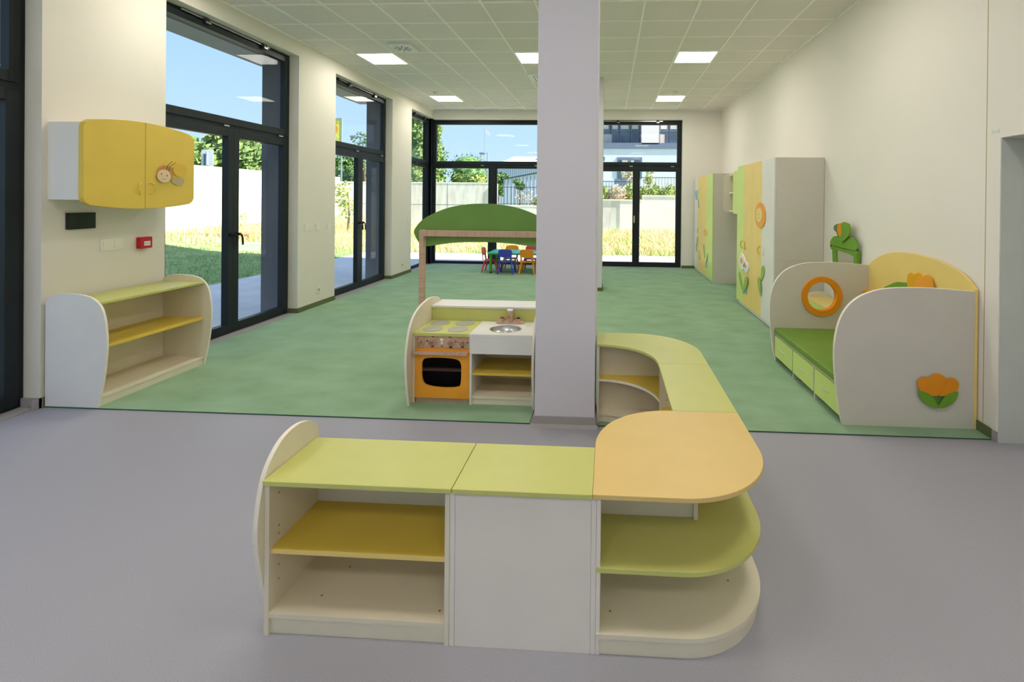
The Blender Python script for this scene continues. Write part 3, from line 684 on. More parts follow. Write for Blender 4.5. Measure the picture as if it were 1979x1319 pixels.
# ================================================================== shelf and cabinet on the left wall
t = thing('low_shelf_unit', (-4.07, 4.0, 0), 'low open shelf with white rounded ends against the left wall, below the yellow cabinet', 'shelf unit')
lp = sm([(-3.872, .0), (-3.828, .20), (-3.803, .40), (-3.80, .56), (-3.83, .74), (-3.90, .83), (-4.0, .865), (-4.12, .873), (-4.22, .868), (-4.285, .835)], 5, False) + [(-4.295, .80), (-4.295, 0)]
obj('end_panel', prism(nb(), lp, 'y', 3.512, 3.53, 0, 1), ('white', 'edge'), t, bevel=.0012); obj('end_panel', prism(nb(), lp, 'y', 4.49, 4.508, 0, 1), ('cream', 'edge'), t, bevel=.0012)
obj('top_board', box(nb(), -4.29, 3.53, .79, -3.868, 4.49, .808), 'lime', t, bevel=.0015, label='lime green top board'); obj('shelf_board', box(nb(), -4.28, 3.53, .445, -3.875, 4.49, .466), 'yellow', t, bevel=.0012, label='yellow shelf board')
obj('bottom_board', box(nb(), -4.28, 3.53, .065, -3.872, 4.49, .085), 'cream', t, bevel=.0012); obj('plinth', box(nb(), -3.895, 3.53, 0.0, -3.88, 4.49, .064), 'cream', t)
obj('back_panel', box(nb(), -4.292, 3.53, .0, -4.284, 4.49, .79), 'cream', t)

t = thing('wall_cabinet', (-4.15, 4.0, 1.56), 'yellow two-door cabinet with a bee on the right door, hung on the left wall', 'wall cabinet')
obj('cabinet_box', box(nb(), XL, 3.54, 1.59, -4.0285, 4.46, 2.19), 'white', t, bevel=.001)
def barrel(y0, y1, left):
    tz = lambda y: 2.20 + .055 * (1 - ((y - 4.0) / .50) ** 2); bz = lambda y: 1.56 - .045 * (1 - ((y - 4.0) / .50) ** 2)
    N = 10; ys = [y0 + (y1 - y0) * i / N for i in range(N + 1)]
    top = [(y, tz(y)) for y in ys]; bot = [(y, bz(y)) for y in ys]
    r_ = .05
    if left: top[0] = (y0, tz(y0) - r_); top.insert(1, (y0 + r_ * .3, tz(y0) - r_ * .3)); top.insert(2, (y0 + r_, tz(y0 + r_))); bot[0] = (y0, bz(y0) + r_); bot.insert(1, (y0 + r_ * .3, bz(y0) + r_ * .3)); bot.insert(2, (y0 + r_, bz(y0 + r_)))
    else: 
        top[-1] = (y1, tz(y1) - r_); top.insert(-1, (y1 - r_ * .3, tz(y1) - r_ * .3)); bot[-1] = (y1, bz(y1) + r_); bot.insert(-1, (y1 - r_ * .3, bz(y1) + r_ * .3))
    top.sort(key=lambda p: p[0]); bot.sort(key=lambda p: p[0])
    return top + bot[::-1]
dl = obj('door', prism(nb(), barrel(3.505, 3.999, True), 'x', -4.028, -3.985), 'cabyellow', t, bevel=.004, label='plain yellow door'); dr = obj('door', prism(nb(), barrel(4.003, 4.497, False), 'x', -4.028, -3.985), 'cabyellow', t, bevel=.004, label='yellow door with the bee')
def crescent(axis_x, y, z, r, side, ro=.0):
    """small half-ring handle standing off a panel facing -x or +x (axis_x is the panel face, out the standoff)"""
    out = .022 * ro
    return [(axis_x + out * math.sin(PI * i / 12), y + side * r * math.sin(PI * i / 12) * .8, z + r * math.cos(PI * i / 12)) for i in range(13)]
obj('handle', tube(nb(), crescent(-3.985, 3.965, 1.69, .048, -1, 1), .005), 'yellow', dl, smooth=True); obj('handle', tube(nb(), crescent(-3.985, 4.04, 1.69, .048, 1, 1), .005), 'yellow', dr, smooth=True)
FX = -3.985
bee = obj('bee_body', prism(nb(), ell(4.335, 1.866, .073, .062, 28), 'x', FX, FX + .008), 'beeyellow', dr, label='painted amber bee body')
obj('bee_wing', prism(nb(), sm([(4.175, 1.90), (4.18, 1.945), (4.225, 1.975), (4.275, 1.968), (4.30, 1.94), (4.28, 1.90), (4.22, 1.87)], 5), 'x', FX, FX + .006), 'cabyellow', dr)
obj('bee_wing', prism(nb(), sm([(4.245, 1.765), (4.275, 1.79), (4.35, 1.793), (4.378, 1.772), (4.353, 1.73), (4.30, 1.727), (4.26, 1.745)], 5), 'x', FX, FX + .008), 'taupe', dr)
obj('bee_cap', prism(nb(), ell(4.183, 1.828, .078, .072, 28), 'x', FX + .0005, FX + .011), 'brown', dr)
hd = nb(); prism(hd, ell(4.164, 1.803, .066, .058, 28), 'x', FX + .011, FX + .016, 0)
for p, r_ in (((4.137, 1.820), .006), ((4.190, 1.808), .006)): prism(hd, ell(p[0], p[1], r_, n=12), 'x', FX + .016, FX + .0165, 1)
tube(hd, [(FX + .0163, 4.147, 1.782), (FX + .0163, 4.158, 1.775), (FX + .0163, 4.17, 1.775), (FX + .0163, 4.18, 1.782)], .0013, 4, 1)
obj('bee_face', hd, ('skin', 'line'), dr, label='smiling peach face')
s = nb(); tube(s, [(FX + .012, 4.19, 1.86), (FX + .012, 4.205, 1.905), (FX + .009, 4.25, 1.942)], .002, 5); tube(s, [(FX + .012, 4.21, 1.85), (FX + .012, 4.228, 1.895), (FX + .009, 4.288, 1.932)], .002, 5); obj('bee_feelers', s, 'line', dr)

# ================================================================== daybed on the right
t = thing('play_bench', (2.15, 4.4, 0), 'rounded-side play daybed with a yellow arched back against the right wall', 'daybed')
npn = sm([(1.716, 0), (1.69, .11), (1.661, .33), (1.649, .52), (1.658, .655), (1.688, .775), (1.738, .866), (1.814, .938), (1.915, .985), (2.042, 1.011), (2.231, 1.018), (2.42, 1.012), (2.628, .997)], 4, False) + [(2.628, 0)]
near = obj('end_panel', prism(nb(), npn, 'y', 3.65, 3.678, 0, 1), ('sidew', 'edge'), t, bevel=.002, label='near rounded end panel with a tulip')
far = obj('end_panel', prism(nb(), npn, 'y', 5.085, 5.113, 0, 1, holes=[ell(2.162, .673, .15, n=40)]), ('sidew', 'edge'), t, label='far rounded end panel with a round hole')
rg = nb(); prism(rg, ell(2.162, .673, .20, n=48), 'y', 5.062, 5.0845, holes=[ell(2.162, .673, .145, n=48)]); prism(rg, ell(2.162, .673, .1495, n=48), 'y', 5.0846, 5.118, holes=[ell(2.162, .673, .142, n=48)])
obj('porthole_ring', rg, 'dorange', far, smooth=True, label='orange porthole ring')
bo = [(5.112, .0), (5.112, .99)] + sm([(5.10, 1.0), (4.986, 1.068), (4.875, 1.116), (4.738, 1.157), (4.579, 1.181), (4.386, 1.191), (4.177, 1.185), (3.987, 1.161), (3.814, 1.115), (3.715, 1.065), (3.65, 1.01)], 4, False) + [(3.65, 0)]
bk = obj('back_panel', prism(nb(), bo, 'x', 2.6285, 2.65), 'paleyellow', t, bevel=.002, label='arched pale yellow back panel')
BX = 2.6285
obj('tulip_leaf', prism(nb(), sm([(4.80, .80), (4.70, .865), (4.60, .905), (4.517, .918), (4.425, .925), (4.36, .90), (4.34, .80), (4.55, .72)], 5), 'x', BX - .010, BX), 'leaf', bk)
obj('tulip_petal', prism(nb(), sm([(4.43, .965), (4.415, 1.005), (4.374, 1.027), (4.33, 1.015), (4.276, 1.04), (4.235, 1.02), (4.225, .98), (4.28, .75), (4.36, .75), (4.415, .86)], 5), 'x', BX - .014, BX), 'amber', bk)
obj('tulip_petal', prism(nb(), sm([(4.305, .96), (4.29, .99), (4.255, 1.005), (4.215, 1.0), (4.15, 1.04), (4.10, 1.02), (4.078, .985), (4.065, .94), (4.08, .80), (4.20, .72), (4.29, .84)], 5), 'x', BX - .026, BX - .0145), 'orange', bk)
# tulip on the near panel
TY = 3.65
obj('tulip_base', prism(nb(), sm([(2.31, .26), (2.43, .26), (2.40, .20), (2.37, .175), (2.34, .20)], 4), 'y', TY - .006, TY), 'leafd', near)
obj('tulip_petal', prism(nb(), sm([(2.37, .405), (2.325, .385), (2.305, .34), (2.33, .27), (2.37, .25), (2.41, .27), (2.435, .34), (2.415, .385)], 5), 'y', TY - .016, TY - .0065), 'dorange', near)
obj('tulip_petal', prism(nb(), sm([(2.27, .380), (2.235, .362), (2.224, .325), (2.25, .28), (2.31, .252), (2.365, .25), (2.362, .30), (2.34, .345), (2.31, .374)], 5), 'y', TY - .020, TY - .0165), 'dorange', near)
obj('tulip_petal', prism(nb(), sm([(2.468, .380), (2.502, .36), (2.512, .325), (2.49, .28), (2.43, .252), (2.378, .25), (2.40, .29), (2.42, .33), (2.43, .37)], 5), 'y', TY - .020, TY - .0165), 'dorange', near)
obj('tulip_leaf', prism(nb(), [(2.227, .285)] + sm([(2.228, .28), (2.24, .235), (2.28, .19), (2.33, .165), (2.368, .163), (2.355, .20), (2.33, .24), (2.29, .268)], 5), 'y', TY - .024, TY - .0205), 'leaf', near)
obj('tulip_leaf', prism(nb(), [(2.503, .288)] + sm([(2.502, .283), (2.495, .235), (2.46, .19), (2.41, .165), (2.372, .163), (2.385, .20), (2.41, .24), (2.45, .268)], 5), 'y', TY - .024, TY - .0205), 'leaf', near)
fr = nb(); box(fr, 1.71, 3.679, .268, 2.628, 5.084, .286)
for yy in (4.12, 4.59): box(fr, 1.705, yy - .009, .009, 2.6, yy + .009, .268)
obj('frame', fr, 'sidew', t)
mt = thing('seat_mattress', (2.1, 4.4, .287), 'green leatherette mattress pad lying on the daybed', 'mattress')
bm = nb(); box(bm, 1.692, 3.684, .287, 2.618, 5.08, .345); m_ = obj('cushion', bm, 'mattress', mt, bevel=.012)
bm = nb(); box(bm, 0, 0, 0, 1, 1, 1); bm.free()
bl = thing('bolster_cushion', (2.5, 5.0, .347), 'amber cushion standing in the far corner of the daybed', 'cushion')
bm = nb(); prism(bm, sm([(4.86, .347), (5.06, .347), (5.072, .55), (5.062, .725), (5.02, .758), (4.93, .752), (4.87, .70), (4.855, .5)], 5), 'x', 2.555, 2.622)
obj('cover', bm, 'amber', bl, bevel=.008)
labs = ['lime drawer box on castors under the near end of the daybed', 'lime drawer box on castors under the middle of the daybed', 'lime drawer box on castors under the far end of the daybed']
for (y0, y1), lab in zip(((3.69, 4.105), (4.135, 4.575), (4.605, 5.07)), labs):
    t = thing('rolling_drawer', (2.0, (y0 + y1) / 2, .009), lab, 'drawer box', 'rolling drawers under the daybed')
    fr_ = obj('drawer_front', box(nb(), 1.70, y0, .062, 1.718, y1, .262), 'limed', t, bevel=.0015)
    bm = nb(); box(bm, 1.7185, y0 + .01, .07, 1.733, y1 - .01, .24); box(bm, 2.44, y0 + .01, .07, 2.455, y1 - .01, .24); box(bm, 1.733, y0 + .01, .07, 2.44, y0 + .025, .24); box(bm, 1.733, y1 - .025, .07, 2.44, y1 - .01, .24); box(bm, 1.733, y0 + .025, .07, 2.44, y1 - .025, .082)
    obj('drawer_box', bm, 'cream', t)
    c = (y0 + y1) / 2
    obj('handle', tube(nb(), [(1.70, c - .05, .165), (1.682, c - .035, .172), (1.676, c, .176), (1.682, c + .035, .168), (1.70, c + .05, .16)], .006), 'sidew', fr_, smooth=True)
    for xx in (1.76, 2.40):
        for yy in (y0 + .05, y1 - .05):
            k_ = nb(); cyl(k_, (xx, yy - .012, .0295), (xx, yy + .012, .0295), .0205, seg=16); box(k_, xx - .012, yy - .016, .035, xx + .012, yy + .016, .0695); obj('castor', k_, 'black', t)

# ================================================================== wardrobes
def handle_x(face, y, z, side, parent, m_='amber'):
    pts = [(face - .018 * math.sin(PI * i / 10) - .002, y + side * .062 * math.sin(PI * i / 10), z + .056 * math.cos(PI * i / 10)) for i in range(11)]
    return obj('handle', tube(nb(), pts, .006), m_, parent, smooth=True)
def relief(nm, pts, face, d0, d1, m_, parent, label=None):
    return obj(nm, prism(nb(), pts, 'x', face - d1, face - d0), m_, parent, bevel=.002, label=label)
WX = 2.05
t = thing('wardrobe', (2.35, 7.1, 0), 'tall nearer wardrobe with lime, yellow and white doors and an orange sun', 'wardrobe')
box_ = nb(); box(box_, WX + .019, 6.2, .0, 2.655, 6.218, 2.18, 0); box(box_, WX + .019, 6.2180, .06, 2.655, 7.932, .078, 0); box(box_, WX + .019, 6.218, 2.162, 2.655, 7.932, 2.18, 0); box(box_, WX + .019, 7.932, 0, 2.655, 7.95, 2.18, 0); box(box_, 2.645, 6.218, .078, 2.655, 7.932, 2.162, 0); box(box_, WX + .04, 7.06, .078, 2.645, 7.078, 2.162, 0)
obj('carcass', box_, 'sidew', t, bevel=.001); obj('plinth', box(nb(), WX + .035, 6.219, 0, WX + .05, 7.93, .0595), 'white', t)
obj('side_joint', box(nb(), WX + .03, 6.1994, .894, 2.65, 6.2005, .897), 'taupe', t)
ds = []
for (a, b_), m_, lab in zip(((6.202, 6.690), (6.694, 7.128), (7.132, 7.566), (7.570, 7.95)), ('white', 'paleyellow', 'paleyellow', 'limed'), ('white door', 'yellow door with the sun', 'yellow door with daisies', 'lime green door')):
    ds.append(obj('door', box(nb(), WX, a, .07, WX + .018, b_, 2.18), m_, t, bevel=.0015, label=lab))
handle_x(WX, 6.615, .965, -1, ds[0], 'edge'); handle_x(WX, 6.735, .965, 1, ds[1]); handle_x(WX, 7.49, .965, -1, ds[2]); handle_x(WX, 7.61, .965, 1, ds[3])
# sun
sn = relief('sun_disc', ell(6.735, 1.441, .225, .175, 44), WX, 0, .012, 'orange', ds[1], 'orange sun disc')
fc = nb(); prism(fc, ell(6.765, 1.443, .135, .098, 36), 'x', WX - .0165, WX - .012, 0)
for yy in (6.83, 6.73): prism(fc, ell(yy, 1.458, .018, .017, 14), 'x', WX - .0172, WX - .0165, 1); prism(fc, ell(yy + .004, 1.456, .008, .009, 10), 'x', WX - .0178, WX - .0172, 2)
tube(fc, [(WX - .017, 6.80, 1.408), (WX - .017, 6.775, 1.402), (WX - .017, 6.75, 1.408)], .002, 4, 2)
obj('sun_face', fc, ('paleyellow', 'whitemetal', 'line'), sn, label='yellow face with two eyes')
def flower(cy, cz, ry, rz, parent):
    f = nb(); prism(f, sm([(cy + ry, cz), (cy + ry * .55, cz + rz * .75), (cy + .1 * ry, cz + rz), (cy - .6 * ry, cz + .7 * rz), (cy - ry, cz + .1 * rz), (cy - .6 * ry, cz - .7 * rz), (cy, cz - rz), (cy + .7 * ry, cz - .7 * rz)], 5), 'x', WX - .014, WX, 0)
    prism(f, ell(cy + .02, cz + .015, ry * .33, rz * .33, 20), 'x', WX - .020, WX - .014, 1); return obj('daisy', f, ('whitemetal', 'orange'), parent, bevel=.002)
flower(7.60, .705, .17, .13, ds[2]); flower(7.375, .65, .13, .09, ds[2])
relief('leaf', petal((7.52, .235), (7.775, .52), .065), WX, 0, .012, 'leafl', ds[3]); relief('leaf', petal((7.50, .24), (7.29, .51), .085), WX, .0125, .022, 'leafl', ds[2]); relief('stem', petal((7.34, .36), (7.41, .245), .04), WX, 0, .012, 'skyblue', ds[2], 'light blue stem')
relief('leaf', petal((6.655, .56), (6.56, .775), .075), WX, 0, .012, 'leafl', ds[0]); relief('leaf', petal((6.645, .36), (6.745, .60), .07), WX, .0125, .022, 'leafl', ds[1])
# far wardrobe
FXW = 2.03
t = thing('wardrobe', (2.33, 10.7, 0), 'far corner wardrobe with white, yellow and lime doors and a blue balloon', 'wardrobe')
bm = nb(); box(bm, FXW + .019, 9.72, 0, 2.655, 9.738, 2.17); box(bm, FXW + .019, 11.732, 0, 2.655, 11.75, 2.17); box(bm, FXW + .019, 9.738, 2.152, 2.655, 11.732, 2.17); box(bm, FXW + .019, 9.738, .06, 2.655, 11.732, .078); box(bm, 2.645, 9.738, .078, 2.655, 11.732, 2.152); box(bm, FXW + .04, 10.72, .078, 2.645, 10.738, 2.152)
obj('carcass', bm, 'sidew', t, bevel=.001); obj('plinth', box(nb(), FXW + .035, 9.739, 0, FXW + .05, 11.73, .0595), 'white', t); obj('side_joint', box(nb(), FXW + .03, 9.7194, .894, 2.64, 9.7205, .897), 'taupe', t)
ds = []
for (a, b_), m_, lab in zip(((9.722, 10.33), (10.334, 10.80), (10.804, 11.33), (11.334, 11.75)), ('limed', 'paleyellow', 'paleyellow', 'white'), ('lime green door', 'yellow door', 'yellow door', 'white door with the balloon')):
    ds.append(obj('door', box(nb(), FXW, a, .07, FXW + .018, b_, 2.17), m_, t, bevel=.0015, label=lab))
handle_x(FXW, 10.25, .965, -1, ds[0]); handle_x(FXW, 10.40, .965, 1, ds[1]); handle_x(FXW, 11.27, .955, -1, ds[2]); handle_x(FXW, 11.40, .955, 1, ds[3], 'edge')
relief('balloon', sm([(11.66, 1.80), (11.60, 1.87), (11.48, 1.845), (11.36, 1.87), (11.345, 1.76), (11.45, 1.66), (11.55, 1.69)], 5), FXW, 0, .014, 'skyblue', ds[3], 'blue heart balloon'); relief('cloud', ell(11.45, 1.89, .09, .06, 20), FXW, 0, .010, 'whitemetal', ds[3])
relief('ribbon', [(11.26, 1.66), (11.24, 1.57), (11.20, 1.47), (11.17, 1.47), (11.20, 1.57), (11.22, 1.66)], FXW, 0, .012, 'polegrey', ds[2])
relief('leaf', petal((11.36, .60), (11.28, .81), .05), FXW, 0, .012, 'leafl', ds[2]); relief('leaf', petal((11.36, .45), (11.45, .62), .05), FXW, 0, .012, 'leafl', ds[3]); relief('snail_shell', ell(11.05, .42, .10, .11, 24), FXW, 0, .014, 'apricot', ds[2], 'apricot round relief')
relief('leaf', petal((10.42, .42), (10.58, .70), .05), FXW, 0, .012, 'leafl', ds[1]); relief('leaf', petal((10.24, .34), (10.13, .55), .06), FXW, 0, .012, 'leafl', ds[0]); relief('stem', petal((10.25, .37), (10.26, .25), .04), FXW, .0125, .02, 'skyblue', ds[0])
# hanging cabinet between the wardrobes
t = thing('hanging_cabinet', (2.42, 8.6, 1.42), 'wall-hung cabinet with a rounded lime door and open end shelves, between the two wardrobes', 'wall cabinet')
obj('cabinet_box', box(nb(), 2.21, 7.97, 1.44, 2.655, 8.78, 2.12), 'sidew', t); obj('door', prism(nb(), rrect(7.965, 1.41, 8.80, 2.15, .06, 6), 'x', 2.19, 2.209), 'limed', t, bevel=.003)
for z in (1.44, 1.77, 2.10): obj('shelf_board', prism(nb(), rrect(2.22, 8.782, 2.64, 9.28, (.0, 0, 0, .10), 6), 'z', z, z + .018), 'edge', t)
obj('end_panel', prism(nb(), rrect(2.14, 1.42, 2.655, 2.13, (.09, 0, 0, .09), 8), 'y', 9.282, 9.30, 0, 1), ('cream', 'edge'), t); obj('back_panel', box(nb(), 2.645, 8.782, 1.44, 2.655, 9.28, 2.12), 'cream', t)

# ================================================================== vanity table behind the daybed
t = thing('toy_vanity', (2.45, 5.6, 0), 'child vanity chest with a green tulip mirror, behind the daybed', 'vanity table')
ev = sm([(2.35, 0), (2.315, .2), (2.31, .38), (2.35, .49), (2.42, .545), (2.50, .56), (2.60, .55)], 5, False) + [(2.62, .50), (2.62, 0)]
obj('end_panel', prism(nb(), ev, 'y', 5.20, 5.218, 0, 1), ('cream', 'edge'), t); obj('end_panel', prism(nb(), ev, 'y', 5.97, 5.988, 0, 1), ('cream', 'edge'), t)
obj('top_board', box(nb(), 2.33, 5.219, .482, 2.62, 5.969, .50), 'paleyellow', t); obj('chest', box(nb(), 2.36, 5.219, .0, 2.62, 5.969, .48), 'cream', t)
for a, b_ in ((5.222, 5.592), (5.597, 5.966)):
    for z0, z1 in ((.06, .26), (.265, .475)):
        d_ = obj('drawer', box(nb(), 2.342, a, z0, 2.3595, b_, z1), 'limed', t); c = (a + b_) / 2; zz = (z0 + z1) / 2
        obj('handle', tube(nb(), [(2.342, c - .04, zz), (2.327, c, zz + .005), (2.342, c + .04, zz)], .005), 'sidew', d_)
MX = 2.61
fy = lambda P_: [(p[0] * 1.048, 1.63 + (p[1] - 1.63) * 1.048) for p in P_]
mf = obj('mirror_post', prism(nb(), fy([(5.53, .50), (5.60, 1.13), (5.515, 1.13), (5.45, .50)]), 'x', MX, MX + .03), 'leaf', t); obj('mirror_post', prism(nb(), fy([(5.02, .50), (5.05, 1.13), (5.115, 1.13), (5.12, .50)]), 'x', MX, MX + .03), 'leaf', t)
obj('mirror_glass', box(nb(), MX + .012, 5.345, .47, MX + .018, 5.785, 1.14), 'mirror', t)
obj('mirror_head', prism(nb(), fy(sm([(5.60, 1.125), (5.595, 1.20), (5.515, 1.254), (5.44, 1.255), (5.36, 1.235), (5.28, 1.255), (5.171, 1.275), (5.07, 1.25), (5.02, 1.19), (5.05, 1.155), (5.30, 1.145), (5.57, 1.155)], 4)), 'x', MX - .02, MX), 'leaf', t)
obj('mirror_rail', prism(nb(), fy([(5.61, 1.10), (5.61, 1.145), (5.30, 1.135), (5.04, 1.14), (5.05, 1.07), (5.2, 1.095), (5.45, 1.105)]), 'x', MX - .008, MX + .035), 'leaf', t)
obj('tulip_petal', prism(nb(), fy(sm([(5.53, 1.33), (5.52, 1.37), (5.457, 1.39), (5.38, 1.385), (5.34, 1.25), (5.42, 1.245), (5.47, 1.30)], 4)), 'x', MX - .016, MX), 'leafd', t)
obj('tulip_petal', prism(nb(), fy(sm([(5.42, 1.36), (5.38, 1.40), (5.33, 1.40), (5.30, 1.33), (5.34, 1.26), (5.40, 1.29)], 4)), 'x', MX - .03, MX - .0165), 'dorange', t)
obj('tulip_petal', prism(nb(), fy(sm([(5.31, 1.38), (5.27, 1.42), (5.20, 1.418), (5.13, 1.40), (5.12, 1.34), (5.17, 1.27), (5.30, 1.21), (5.36, 1.24), (5.30, 1.30)], 4)), 'x', MX - .04, MX - .0305), 'leaf', t)

# ================================================================== children's table and chairs at the far window
t = thing('kids_table', (-2.04, 10.86, 0), "child's rectangular table with a turquoise top and green legs by the far window", 'table')
obj('tabletop', prism(nb(), rrect(-2.63, 10.47, -1.44, 11.26, .05, 5), 'z', .436, .458), 'turq', t, bevel=.004); obj('table_rim', prism(nb(), rrect(-2.622, 10.478, -1.448, 11.252, .05, 5), 'z', .415, .4355), 'tgreen', t)
for x, y in ((-2.565, 10.54), (-1.505, 10.54), (-2.565, 11.19), (-1.505, 11.19)):
    lg = obj('leg', cyl(nb(), (x, y, .03), (x, y, .415), .030, .033, 20), 'tgreen', t, smooth=True); obj('foot', cyl(nb(), (x, y, .009), (x, y, .0295), .032, seg=20), 'black', lg)
def make_chair(m_, lab, grp):
    t = thing('kids_chair', (0, 0, 0), lab, 'chair', grp)
    s = nb(); prism(s, rrect(-.15, -.13, .15, .16, (.05, .05, .06, .06), 6), 'z', .262, .282); obj('seat', s, m_, t, bevel=.006)
    # backrest: curved shell with an opening above the seat
    s = nb(); N = 10; prof = [(.283, 0), (.33, .004), (.345, .006)]
    def shell(pts, dep):
        """pts outline in (x,z) -> bent sheet"""
        bm_ = nb(); prism(bm_, pts, 'y', -.012, .006)
        bmesh.ops.triangulate(bm_, faces=[f for f in bm_.faces if len(f.verts) > 4])
        for v in bm_.verts:
            v.co.y += -.155 - (v.co.z - .28) * .12 + dep * (v.co.x / .15) ** 2
        return bm_
    top = sm([(-.135, .53), (-.08, .548), (0, .553), (.08, .548), (.135, .53), (.15, .48), (.145, .42), (.10, .385), (.04, .372), (-.04, .372), (-.10, .385), (-.145, .42), (-.15, .48)], 4)
    bk_ = obj('backrest', shell(top, .02), m_, t, bevel=.003)
    for sx in (-1, 1):
        q = shell([(sx * .100, .27), (sx * .140, .27), (sx * .142, .43), (sx * .102, .40)], .02); obj('back_support', q, m_, bk_)
    for sx in (-1, 1):
        for sy in (-1, 1):
            lg = nb(); tube(lg, [(sx * .125, sy * .10 + .01, .268), (sx * .145, sy * .15 + .01, .12), (sx * .165, sy * .175 + .01, .010)], [.019, .017, .015], 10); obj('leg', lg, m_, t, smooth=True)
    return t
GR = 'plastic chairs around the small table'
proto = make_chair('blue', 'blue plastic child chair on the near side of the small table', GR)
proto.location = (-2.21, 10.52, 0)
dup(proto, (-1.745, 10.52, 0), 0, 'orange plastic child chair on the near side of the small table, beside the blue one', GR, {'blue': 'chairorange'})
dup(proto, (-2.61, 10.74, 0), -PI / 2, 'red plastic child chair at the left end of the small table', GR, {'blue': 'chairred'})
dup(proto, (-2.24, 11.10, 0), PI, 'orange plastic child chair on the window side of the small table', GR, {'blue': 'chairorange'})
dup(proto, (-1.77, 11.08, 0), PI, 'red plastic child chair on the window side of the small table', GR, {'blue': 'chairred'})

# ================================================================== outdoors
# own building: roof, canopy over the left terrace, added shade block
bm = nb(); box(bm, -4.85, -6, ZC + .102, 9, YB + .42, 4.4, 0)
struct('roof_slab', bm, 'extgrey')
bm = nb(); box(bm, -5.45, -6, 3.66, -4.852, 10.4, 3.95, 0); struct('terrace_soffit', bm, 'soffit', label='grey soffit slab over the terrace')
bm = nb()
for a, b_ in WIN_L[:4]: box(bm, -4.63, a + .02, 3.545, -4.59, b_ - .02, 3.575)
struct('blind_rail', bm, 'whitemetal')
bm = nb(); box(bm, -4.6, -9, 4.401, -1.8, 12.2, 12, 0); struct('shade_block', bm, 'gwall')  # unseen mass, added and sized so its shadow covers the lawn
bm = nb(); box(bm, XR + .351, -6, -.1, 9, YB + .42, ZC + .1, 0); struct('neighbour_rooms', bm, 'gwall')
# ground
bm = nb(); box(bm, -7.34, -10, -.25, -4.851, 14.5, -.02); box(bm, -4.851, 12.236, -.25, 12, 14.5, -.02)
for k in range(-8, 14): box(bm, -7.335, k * 1.2 - .004, -.0205, -4.86, k * 1.2 + .004, -.0195, 1)
struct('patio', bm, ('pave', 'concrete'), label='pale concrete terrace around the building')
bm = nb(); N = 26
def gz(x, y):
    d = max(0, min(1, (-x - 11.5) / 4.5)) * max(0, min(1, (y + 5) / 10)); e_ = max(0, min(1, (y - 17) / 9))
    return -.03 + .38 * d + .15 * e_
xs = [-60, -40, -28, -22, -18, -16, -15, -14, -13, -12, -11, -10, -8, -7.34]; ys = [-12, -6, 0, 4, 8, 10, 12, 14.5, 15, 16, 17, 18, 20, 22, 24, 26, 28, 34, 50, 90]
vv = {(i, j): bm.verts.new((x, y, gz(x, y))) for i, x in enumerate(xs) for j, y in enumerate(ys)}
for i in range(len(xs) - 1):
    for j in range(len(ys) - 1): bm.faces.new((vv[i, j], vv[i + 1, j], vv[i + 1, j + 1], vv[i, j + 1]))
xs2 = [-7.34, -4, -2, 0, 2, 4, 6, 10, 20, 60]; ys2 = ys[7:]
vv = {(i, j): bm.verts.new((x, y, gz(x, y))) for i, x in enumerate(xs2) for j, y in enumerate(ys2)}
for i in range(len(xs2) - 1):
    for j in range(len(ys2) - 1): bm.faces.new((vv[i, j], vv[i + 1, j], vv[i + 1, j + 1], vv[i, j + 1]))
struct('lawn', bm, 'grass', label='grassy ground around the terrace')
# garden walls
bm = nb(); box(bm, -16.3, 2, -.1, -16, 28.3, 2.82, 0)
struct('garden_wall_left', bm, 'gwall', label='tall white rendered garden wall along the left of the lawn')
bm = nb(); box(bm, -16, 28, -.1, -6.7, 28.3, 2.5, 0); box(bm, -16, 27.98, 2.5, -6.7, 28.3, 2.56, 1)
for x in (-14.5, -12.2, -9.4): box(bm, x, 27.994, 0, x + .02, 28, 2.5, 2)
box(bm, -16, 27.994, 1.25, -6.7, 28, 1.27, 2)
struct('garden_wall_back', bm, ('concrete', 'gwall', 'extgrey'), label='tall grey concrete garden wall behind the lawn')
bm = nb(); box(bm, -6.7, 28, -.1, -1.0, 28.3, 1.2, 0); box(bm, -6.7, 27.98, 1.2, -1.0, 28.3, 1.27, 0); box(bm, -6.75, 27.9, -.1, -6.5, 28.3, 2.5, 0)
struct('garden_wall_low', bm, 'gwall', label='lower garden wall carrying the railing')
bm = nb(); box(bm, -1.2, 24, -.1, .53, 24.3, 1.60, 0); box(bm, .53, 23.97, -.1, 1.62, 24.3, 1.60, 1); box(bm, 1.62, 23.97, -.1, 7, 24.3, 1.82, 1); box(bm, -1.2, 23.94, 1.60, 1.62, 24.3, 1.66, 1); box(bm, 1.62, 23.94, 1.82, 7, 24.3, 1.88, 1)
struct('planter_wall', bm, ('concrete', 'gwall'), label='retaining wall of the raised planting bed')
bm = nb(); box(bm, -1.2, 24.3, -.1, 7, 27.9, 1.55); box(bm, -6.5, 28.3, -.1, -1.2, 29.4, 1.2); struct('planting_bed', bm, 'soil')
bm = nb(); box(bm, -15.9, 16.5, -.02, -12.6, 27.9, .30); struct('soil_bank', bm, 'soil')
t = obj('garden_kerb', box(nb(), -11.5, 14.2, -.05, -9.35, 14.45, .20), 'gwall'); tag(t, 'low white kerb block lying on the lawn beyond the near glazed door', 'kerb')
